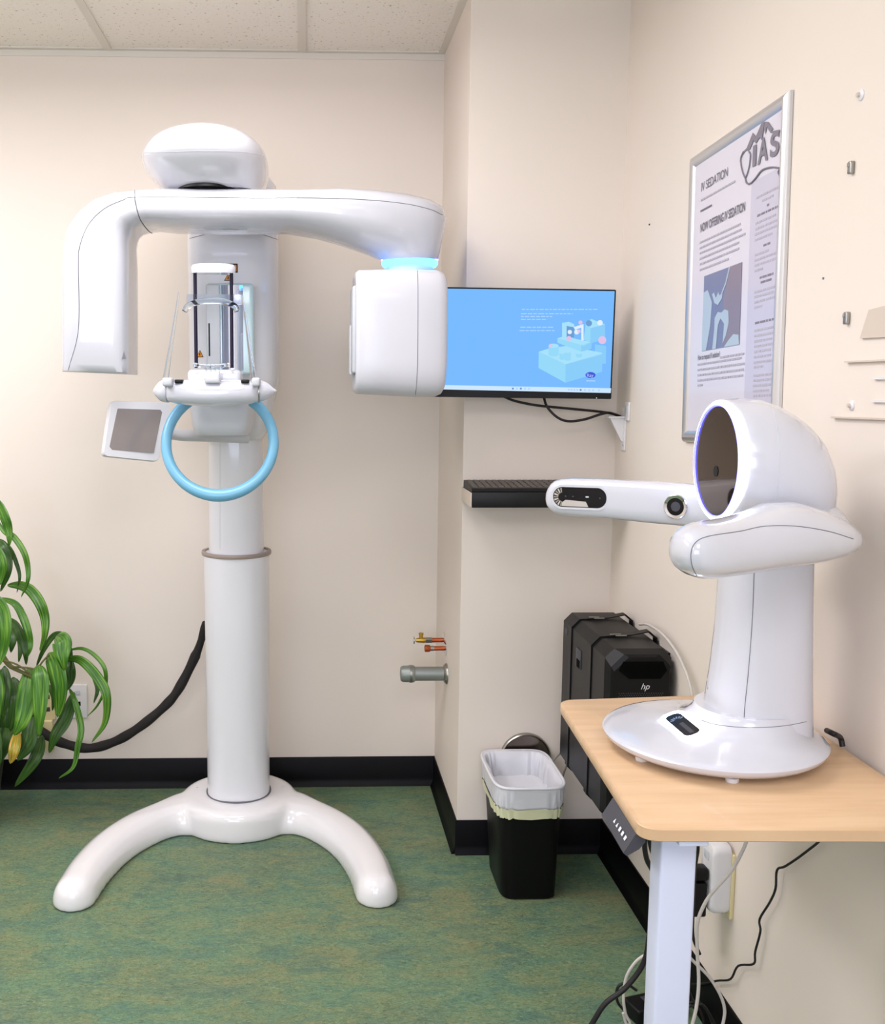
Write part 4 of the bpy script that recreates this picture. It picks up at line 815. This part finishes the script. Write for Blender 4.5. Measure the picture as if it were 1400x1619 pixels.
def pq(u, v):                     # picture point -> poster local
    q = onpo(u, v) - pcen; return q.dot(PXd), q.dot(PYd)
def zt1(x, y): return (1060 + x / 4.118, 120 + y / 4.118)
def zt2(x, y): return (1060 + x / 4.118, 420 + y / 4.118)
lx, ty = -pw / 2 + fwid, ph / 2 - fwid
sxl = pq(*zt1(515, 1100))[0]
MB().prism([pp(a, b_, .0076) for a, b_ in ((sxl, pq(*zt1(520, 700))[1]), (pw / 2 - fwid, pq(*zt1(520, 700))[1]), (pw / 2 - fwid, -ph / 2 + fwid), (sxl, -ph / 2 + fwid))], PN * .0004).build('side_column', m_paper2, po)
def ptext(body, z0, z1, size, zt, mat, nm='headline', bold=0):
    a = pq(*zt(*z0)); c = pq(*zt(*z1)); text(nm, body, size, pp(a[0], a[1], .0083), PXd, PYd, mat, paper, fit=abs(c[0] - a[0]), bold=bold)
ptext('IV SEDATION', (200, 755), (372, 660), .027, zt1, m_ink2); ptext('NOW OFFERING IV SEDATION', (195, 1020), (485, 900), .026, zt1, m_ink2, bold=.0004)
ptext('How to request IV sedation?', (180, 615), (322, 600), .016, zt2, m_ink2, 'text_line', .0003)
def bar(x0, x1_, y, h_, mat, nm='text_line'):
    MB().prism([pp(a, b_, .0082) for a, b_ in ((x0, y - h_ / 2), (x1_, y - h_ / 2), (x1_, y + h_ / 2), (x0, y + h_ / 2))], PN * .0003).build(nm, mat, paper)
def dash(p0, p1, zt, mat=m_inkl, h_=.0042):
    x0, y0 = pq(*zt(*p0)); x1_, y1_ = pq(*zt(*p1)); b = MB(); x = x0
    while x < x1_:
        w_ = min(random.uniform(.006, .022), x1_ - x); y = y0
        b.prism([pp(a, c_, .0082) for a, c_ in ((x, y - h_ / 2), (x + w_, y - h_ / 2), (x + w_, y + h_ / 2), (x, y + h_ / 2))], PN * .0003); x += w_ + .0035
    b.build('text_line', mat, paper)
dash((200, 812), (422, 690), zt1); x0, y0 = pq(*zt1(197, 882)); x1_, _ = pq(*zt1(270, 845)); bar(x0, x1_, y0, .004, m_ink2, 'rule')
for y, xe in ((1087, 458), (1122, 462), (1157, 492), (1192, 448), (1228, 452), (1265, 380)): dash((192, y), (xe, y - 110), zt1, m_inkl)
for y, xe in ((645, 465), (680, 482), (714, 478), (748, 472), (780, 210)): dash((178, y), (xe, y), zt2, m_inkl)
dash((325, 598), (482, 598), zt2, m_inkl)
for i, (xs, y, xe, dk_) in enumerate(((562, 795, 715, 0), (598, 815, 672, 0), (630, 843, 645, 1), (567, 912, 705, 1), (556, 963, 688, 0), (556, 1000, 705, 0), (552, 1035, 706, 0), (552, 1072, 665, 0), (607, 1105, 652, 1), (552, 1168, 645, 0), (550, 1203, 705, 0), (550, 1237, 700, 0), (550, 1272, 605, 0), (583, 1315, 672, 1), (590, 1345, 664, 1))): dash((xs, y), (xe, y - 40), zt1, m_ink if dk_ else m_inkl)
for xs, y, xe, dk_ in ((548, 175, 678, 0), (548, 206, 698, 0), (548, 240, 688, 0), (548, 275, 600, 0), (553, 375, 695, 1), (548, 425, 690, 0), (548, 460, 690, 0), (548, 495, 662, 0), (548, 528, 685, 0), (548, 562, 660, 0), (545, 597, 655, 0), (545, 632, 688, 0), (545, 663, 606, 0), (542, 718, 684, 0), (542, 750, 684, 0), (540, 783, 672, 0), (540, 818, 642, 0), (540, 850, 654, 0)): dash((xs, y), (xe, y - 10), zt2, m_ink if dk_ else m_inkl)
# photo on the poster
a = pq(*zt2(222, 60)); c = pq(*zt2(450, 530)); yb = (pq(*zt2(220, 550))[1] + pq(*zt2(450, 518))[1]) / 2; yt = (pq(*zt2(225, 65))[1] + pq(*zt1(452, 1222))[1]) / 2
pw_, ph_ = c[0] - a[0], yt - yb
def ph2(name, poly, mat, l): MB().prism([pp(a[0] + x * pw_, yb + y * ph_, l) for x, y in poly], PN * .0002).build(name, mat, pic)
pic = MB().prism([pp(a[0] + x * pw_, yb + y * ph_, .0080) for x, y in ((0, 0), (1, 0), (1, 1), (0, 1))], PN * .0003).build('printed_photo', m_pic, paper)
ph2('backdrop', [(.62, 0), (1, 0), (1, 1), (.7, 1), (.55, .6)], m_pic3, .0084); ph2('sleeve', [(0, 0), (.12, 0), (.22, .3), (.25, .62), (.12, .8), (0, .78)], m_pic2, .0086)
ph2('gloved_hand', [(.25, .72), (.32, .60), (.42, .56), (.52, .63), (.54, .70), (.45, .68), (.42, .73), (.36, .66), (.30, .74)], m_pic2, .0088); ph2('gloved_hand', [(.34, .40), (.42, .47), (.52, .45), (.60, .48), (.70, .45), (.72, .30), (.66, .15), (.58, .05), (.60, .30), (.50, .38), (.44, .30), (.40, 0), (.30, 0), (.34, .25)], m_pic2, .0088)
ph2('tube', [(.68, 1), (.71, 1), (.62, .8), (.52, .68), (.50, .70), (.60, .82)], m_pic2, .0088); ph2('sheet', [(.62, 0), (1, 0), (.98, .12), (.85, .14), (.72, .07)], m_pic2, .0090)
# logo
def lg(poly, mat=m_ink, zt=zt1, l=.0088, nm='logo_shape'): MB().prism([pp(*pq(*zt(x, y)), l) for x, y in poly], PN * .0003).build(nm, mat, paper)
for s_, (x, y), w_, h_ in (('I', (532, 592), 22, 130), ('A', (575, 574), 65, 155), ('S', (650, 533), 58, 150)):
    p0 = pq(*zt1(x, y)); p1 = pq(*zt1(x + w_, y)); hh = abs(pq(*zt1(x, y))[1] - pq(*zt1(x, y - h_))[1])
    text('logo_letter', s_, hh * 1.38, pp(p0[0], p0[1], .0090), PXd, PYd, m_ink, paper, fit=abs(p1[0] - p0[0]), bold=.0018)
lg([(455, 560), (470, 500), (500, 470), (540, 370), (560, 395), (600, 300), (615, 300), (600, 420), (585, 400), (560, 440), (545, 420), (520, 480), (490, 490), (470, 520)]); lg([(620, 298), (640, 300), (672, 345), (660, 360), (715, 350), (716, 365), (690, 372), (655, 372), (632, 330), (622, 380), (612, 340)])
def stroke(pts, w_=.003):
    P = crv([pp(*pq(*zt1(x, y)), .0092) for x, y in pts], 6); MB().tube(P, w_ / 2, 6).build('stethoscope_line', m_ink, paper)
stroke([(480, 492), (462, 540), (470, 610), (492, 660), (515, 600), (525, 520), (515, 490)]); stroke([(490, 660), (500, 695), (525, 700), (560, 665), (600, 615), (660, 595), (715, 600)], .0035); stroke([(716, 605), (706, 628), (716, 650)])
# ------------------------------------------------------------------ things on right wall
bpn = empty('acrylic_panel', (XW, 1.5, 1.2), 'clear acrylic holder panel mounted on the right wall at the picture edge', 'wall panel')
def wpoly(name, pts, t, mat, par, lift=0): return MB().prism([WX(u, v, XW - .0005 - lift) for u, v in pts], (-t, 0, 0)).build(name, mat, par)
wpoly('backing_board', [(1378, 490), (1425, 478), (1425, 532), (1364, 535)], .004, m_platew, bpn)
wpoly('upper_ledge', [(1341, 571), (1430, 567), (1430, 570), (1341, 573.5)], .006, m_platew, bpn)
wpoly('lower_ledge', [(1320, 658.5), (1430, 662), (1430, 665), (1320, 661)], .006, m_platew, bpn)
wpoly('slot_rail', [(1384, 597), (1430, 597), (1430, 600), (1384, 600)], .004, m_plate, bpn); wpoly('slot_rail', [(1382, 633), (1430, 634), (1430, 637), (1382, 636)], .004, m_plate, bpn)
def stud(u, v, lab, r=.008, kind=0):
    c = WX(u, v, XW); o = empty('wall_stud', (XW, c.y, c.z), lab, 'wall fixing')
    MB().lathe([(r, 0), (r, .002), (r * .7, .004)], c, (-1, 0, 0), 24).build('washer', m_plate, o); MB().lathe([(r * .45, .003), (r * .4, .008)], c, (-1, 0, 0), 16).build('pin', m_platew if kind == 0 else m_steel, o)
stud(1363, 150, 'round painted wall stud high on the right wall right of the poster', .009)
stud(1348, 641, 'round white screw cap on the lower ledge of the acrylic holder', .008)
for (u, v, lab) in ((1350, 265, 'upper small metal clip on the right wall right of the poster'), (1343, 503, 'lower small metal clip on the right wall left of the acrylic holder')):
    c = WX(u, v, XW); o = MB().rbox((XW - .004, c.y, c.z), (.008, .010, .020), .002).build('wall_clip', m_steel, label=lab, cat='clip')
    MB().rbox((XW - .009, c.y, c.z + .004), (.002, .004, .006), .0005).build('clip_tab', m_steel, o)
c = WX(1028, 355, XW); MB().lathe([(.0025, 0), (.002, .003)], c, (-1, 0, 0), 10).build('nail', m_key, label='tiny dark nail in the wall left of the poster', cat='nail')
c = WX(1303, 440, XW); MB().lathe([(.0022, 0), (.002, .002)], c, (-1, 0, 0), 10).build('nail', m_ink, label='tiny grey nail in the wall right of the poster', cat='nail')
# surge plug, outlet plate, cables by desk leg
yo = WX(1152, 1385, XW).y; zo1 = WX(1158, 1345, XW).z; zo0 = WX(1155, 1448, XW).z
MB().rbox((XW - .004, yo, (zo1 + zo0) / 2), (.008, .07, zo1 - zo0), .002).build('outlet_plate', m_ivory, label='yellowed ivory outlet plate behind the white surge plug', cat='outlet')
sg = empty('surge_plug', (XW - .03, yo, zo0), 'white multi-socket surge plug plugged in beside the desk leg', 'surge protector')
MB().loft([[Vector((XW - .008 - d_, yo + a_ * s_, (zo1 + zo0) / 2 + .012 + b_ * s_)) for a_, b_ in rrect(.065, .15, .018)] for d_, s_ in ((0, .97), (.003, 1), (.028, 1), (.036, .95), (.039, .86))]).build('housing', m_plate, sg)
for q in (-.03, .01, .045): MB().rbox((XW - .048, yo, (zo1 + zo0) / 2 + .012 + q), (.002, .022, .018), .001).build('socket', m_panelgrey, sg)
b = empty('black_plug', (XW - .09, yo, .33), 'black power plug and adapter block plugged into the white surge plug', 'plug')
MB().rbox((XW - .068, yo - .005, (zo1 + zo0) / 2 + .02), (.04, .03, .028), .006).build('plug', m_dark, b)
MB().rbox((XW - .085, yo + .01, (zo1 + zo0) / 2 - .035), (.07, .06, .075), .005).build('adapter_block', m_dark, b)
def ww(pts, x=None): return [WX(u, v, XW - .01) for u, v in pts]
z9 = lambda q: [(900 + a_ / 2.8, 1280 + b_ / 2.8) for a_, b_ in q]
cable('black_cable', [WX(*q, XW - .012) for q in z9([(1127, 60), (1127, 120), (1040, 195), (960, 250), (922, 268), (915, 350), (890, 410), (845, 485), (848, 540), (825, 630), (818, 683), (750, 692), (716, 750), (660, 757), (600, 770), (545, 772)])], .0022, m_cable, 'kinked thin black cable hanging down the right wall from the desk', n=5)
cable('white_cable', [W(*q, 1.75) for q in z9([(805, 90), (770, 180), (720, 270), (650, 350), (605, 410), (570, 500), (568, 620), (575, 760), (565, 870), (545, 960)])], .0032, m_wcable, 'long pale cable curving down in front of the wall right of the desk leg')
cable('white_cable', [W(*q, 1.5) for q in z9([(800, 90), (840, 120), (890, 132), (950, 122), (1010, 95)])], .0032, m_wcable, 'short pale cable loop hanging just under the desk edge')
cable('white_cable', [W(*q, 1.9) for q in z9([(520, 640), (560, 680), (620, 740), (670, 820), (690, 890), (680, 960)])], .0032, m_wcable, 'white cable arching low on the right behind the desk leg')
cable('white_cable', [W(*q, 1.9) for q in z9([(360, 630), (300, 670), (255, 740), (242, 830), (250, 900), (270, 945), (255, 950), (240, 900)])], .003, m_wcable, 'white cable bending down on the floor side left of the desk leg')
cable('black_cable', [W(*q, 1.8) for q in z9([(342, 95), (335, 150), (345, 220), (380, 300), (372, 420), (355, 560), (330, 680), (250, 790), (160, 860), (95, 960)])], .005, m_cable, 'thick black cable sweeping left along the floor from behind the desk leg')
cable('black_cable', [W(*q, 1.85) for q in z9([(355, 95), (360, 160), (385, 240), (400, 330)])], .004, m_cable, 'short black cable dropping from the desktop beside its leg')
cable('black_cable', [W(*q, 1.95) for q in z9([(300, 800), (250, 770), (215, 790), (215, 850), (250, 900), (255, 960)])], .003, m_cable, 'thin black cable looping by the power brick')
cable('black_cable', [W(*q, 1.85) for q in z9([(570, 115), (572, 180), (560, 260), (552, 420), (550, 560), (580, 640)])], .003, m_cable, 'thin black cable running down the right edge of the desk leg')
for i, q in enumerate([[(520, 860), (570, 850), (610, 890), (640, 960)], [(500, 880), (560, 870), (590, 910), (600, 965)], [(530, 800), (560, 860), (600, 870), (650, 955)]]):
    cable('black_cable', [W(*t, 1.95 - .03 * i) for t in z9(q)], .0024, m_cable, 'thin black cable in the tangle at the foot of the desk leg', group='tangled cables by the desk leg')
cb = WZ(1012, 1590, .02)
pbk = empty('power_brick', (cb.x + .02, cb.y, 0), 'black power brick lying on the floor left of the desk leg', 'power adapter')
MB().rbox((cb.x + .035, cb.y, .018), (.13, .06, .036), .005, rot=Matrix.Rotation(.3, 3, 'Z')).build('brick_case', m_dark, pbk)
MB().rbox((cb.x + .035, cb.y, .0368), (.06, .03, .001), .0, rot=Matrix.Rotation(.3, 3, 'Z')).build('brick_label', m_grey, pbk)
cable('black_plug_lead', [WZ(1308, 1155, ZT + .03), WZ(1318, 1160, ZT + .035), WZ(1329, 1166, ZT + .02), WZ(1333, 1180, ZT + .006)], .0045, m_cable, 'short black lead behind the scanner base at the wall')
# ------------------------------------------------------------------ lights (ceiling troffers, out of view above)
def troffer(cx, cy, wx, wy, pw_, lab, col):
    o = empty('ceiling_light', (cx, cy, ZC), lab, 'ceiling light', 'ceiling lights')
    MB().box((cx - wx / 2, cy - wy / 2, ZC - .08), (cx + wx / 2, cy + wy / 2, ZC - .001)).build('diffuser', emis('troffer_diffuser', col, 2.1), o)  # box made deep so its glowing sides brighten the ceiling
    MB().box((cx - wx / 2, cy - wy / 2, ZC - .012), (cx + wx / 2, cy - wy / 2 + .012, ZC - .1)) if False else None
    l = bpy.data.lights.new('troffer', 'AREA'); l.shape = 'RECTANGLE'; l.size = wx; l.size_y = wy; l.energy = pw_; l.color = [x for x in lin(col)]
    lo = bpy.data.objects.new('troffer_lamp', l); C.objects.link(lo); lo.parent = o; lo.location = (0, 0, -.09)
LAB = 'white fluorescent ceiling light panel, wraparound sides added to brighten the ceiling'
troffer(x1 - sp_ * 2.5, 2.15, .58, 1.2, 11, LAB, (252, 249, 255))
troffer(x1 - sp_ * .5, 2.02, .58, 1.2, 7, LAB, (255, 250, 250))
troffer(x1 + .25, -.55, .58, 1.2, 8, LAB, (250, 250, 255))
troffer(x1 - sp_ * 2.5, -.55, .58, 1.2, 8, LAB, (250, 250, 255))
# daylight window, added unseen behind the camera to brighten the room
o = empty('fill_window_1', (-.75, YF + .01, .85), 'wide daylight window added unseen behind the viewer as fill', 'window'); del o['label']; del o['category']; o['kind'] = 'structure'
MB().box((-1.95, YF, .85), (.45, YF + .02, 2.1)).build('fill_window_glass', emis('fill_window_glow', (226, 234, 255), 1), o)
for q in (-1.98, -.75, .45): MB().box((q, YF, .82), (q + .04, YF + .04, 2.13)).build('fill_window_frame', m_plate, o)
l = bpy.data.lights.new('fill_light', 'AREA'); l.shape = 'RECTANGLE'; l.size = 2.3; l.size_y = 1.2; l.energy = 23; l.color = lin((224, 232, 255))
lo = bpy.data.objects.new('fill_light', l); C.objects.link(lo); lo.parent = o; lo.location = (0, .05, .62); lo.rotation_euler = (PI / 2, 0, 0)
w = bpy.data.worlds.new('world'); sc.world = w; w.use_nodes = True; w.node_tree.nodes['Background'].inputs[0].default_value = (.6, .6, .62, 1); w.node_tree.nodes['Background'].inputs[1].default_value = .3
sc.view_settings.view_transform = 'Standard'; sc.view_settings.look = 'None'; sc.view_settings.gamma = 1; sc.view_settings.exposure = EXPO
sc.view_settings.use_curve_mapping = False
sc.cycles.use_denoising = True; sc.cycles.max_bounces = 10; sc.cycles.transparent_max_bounces = 12
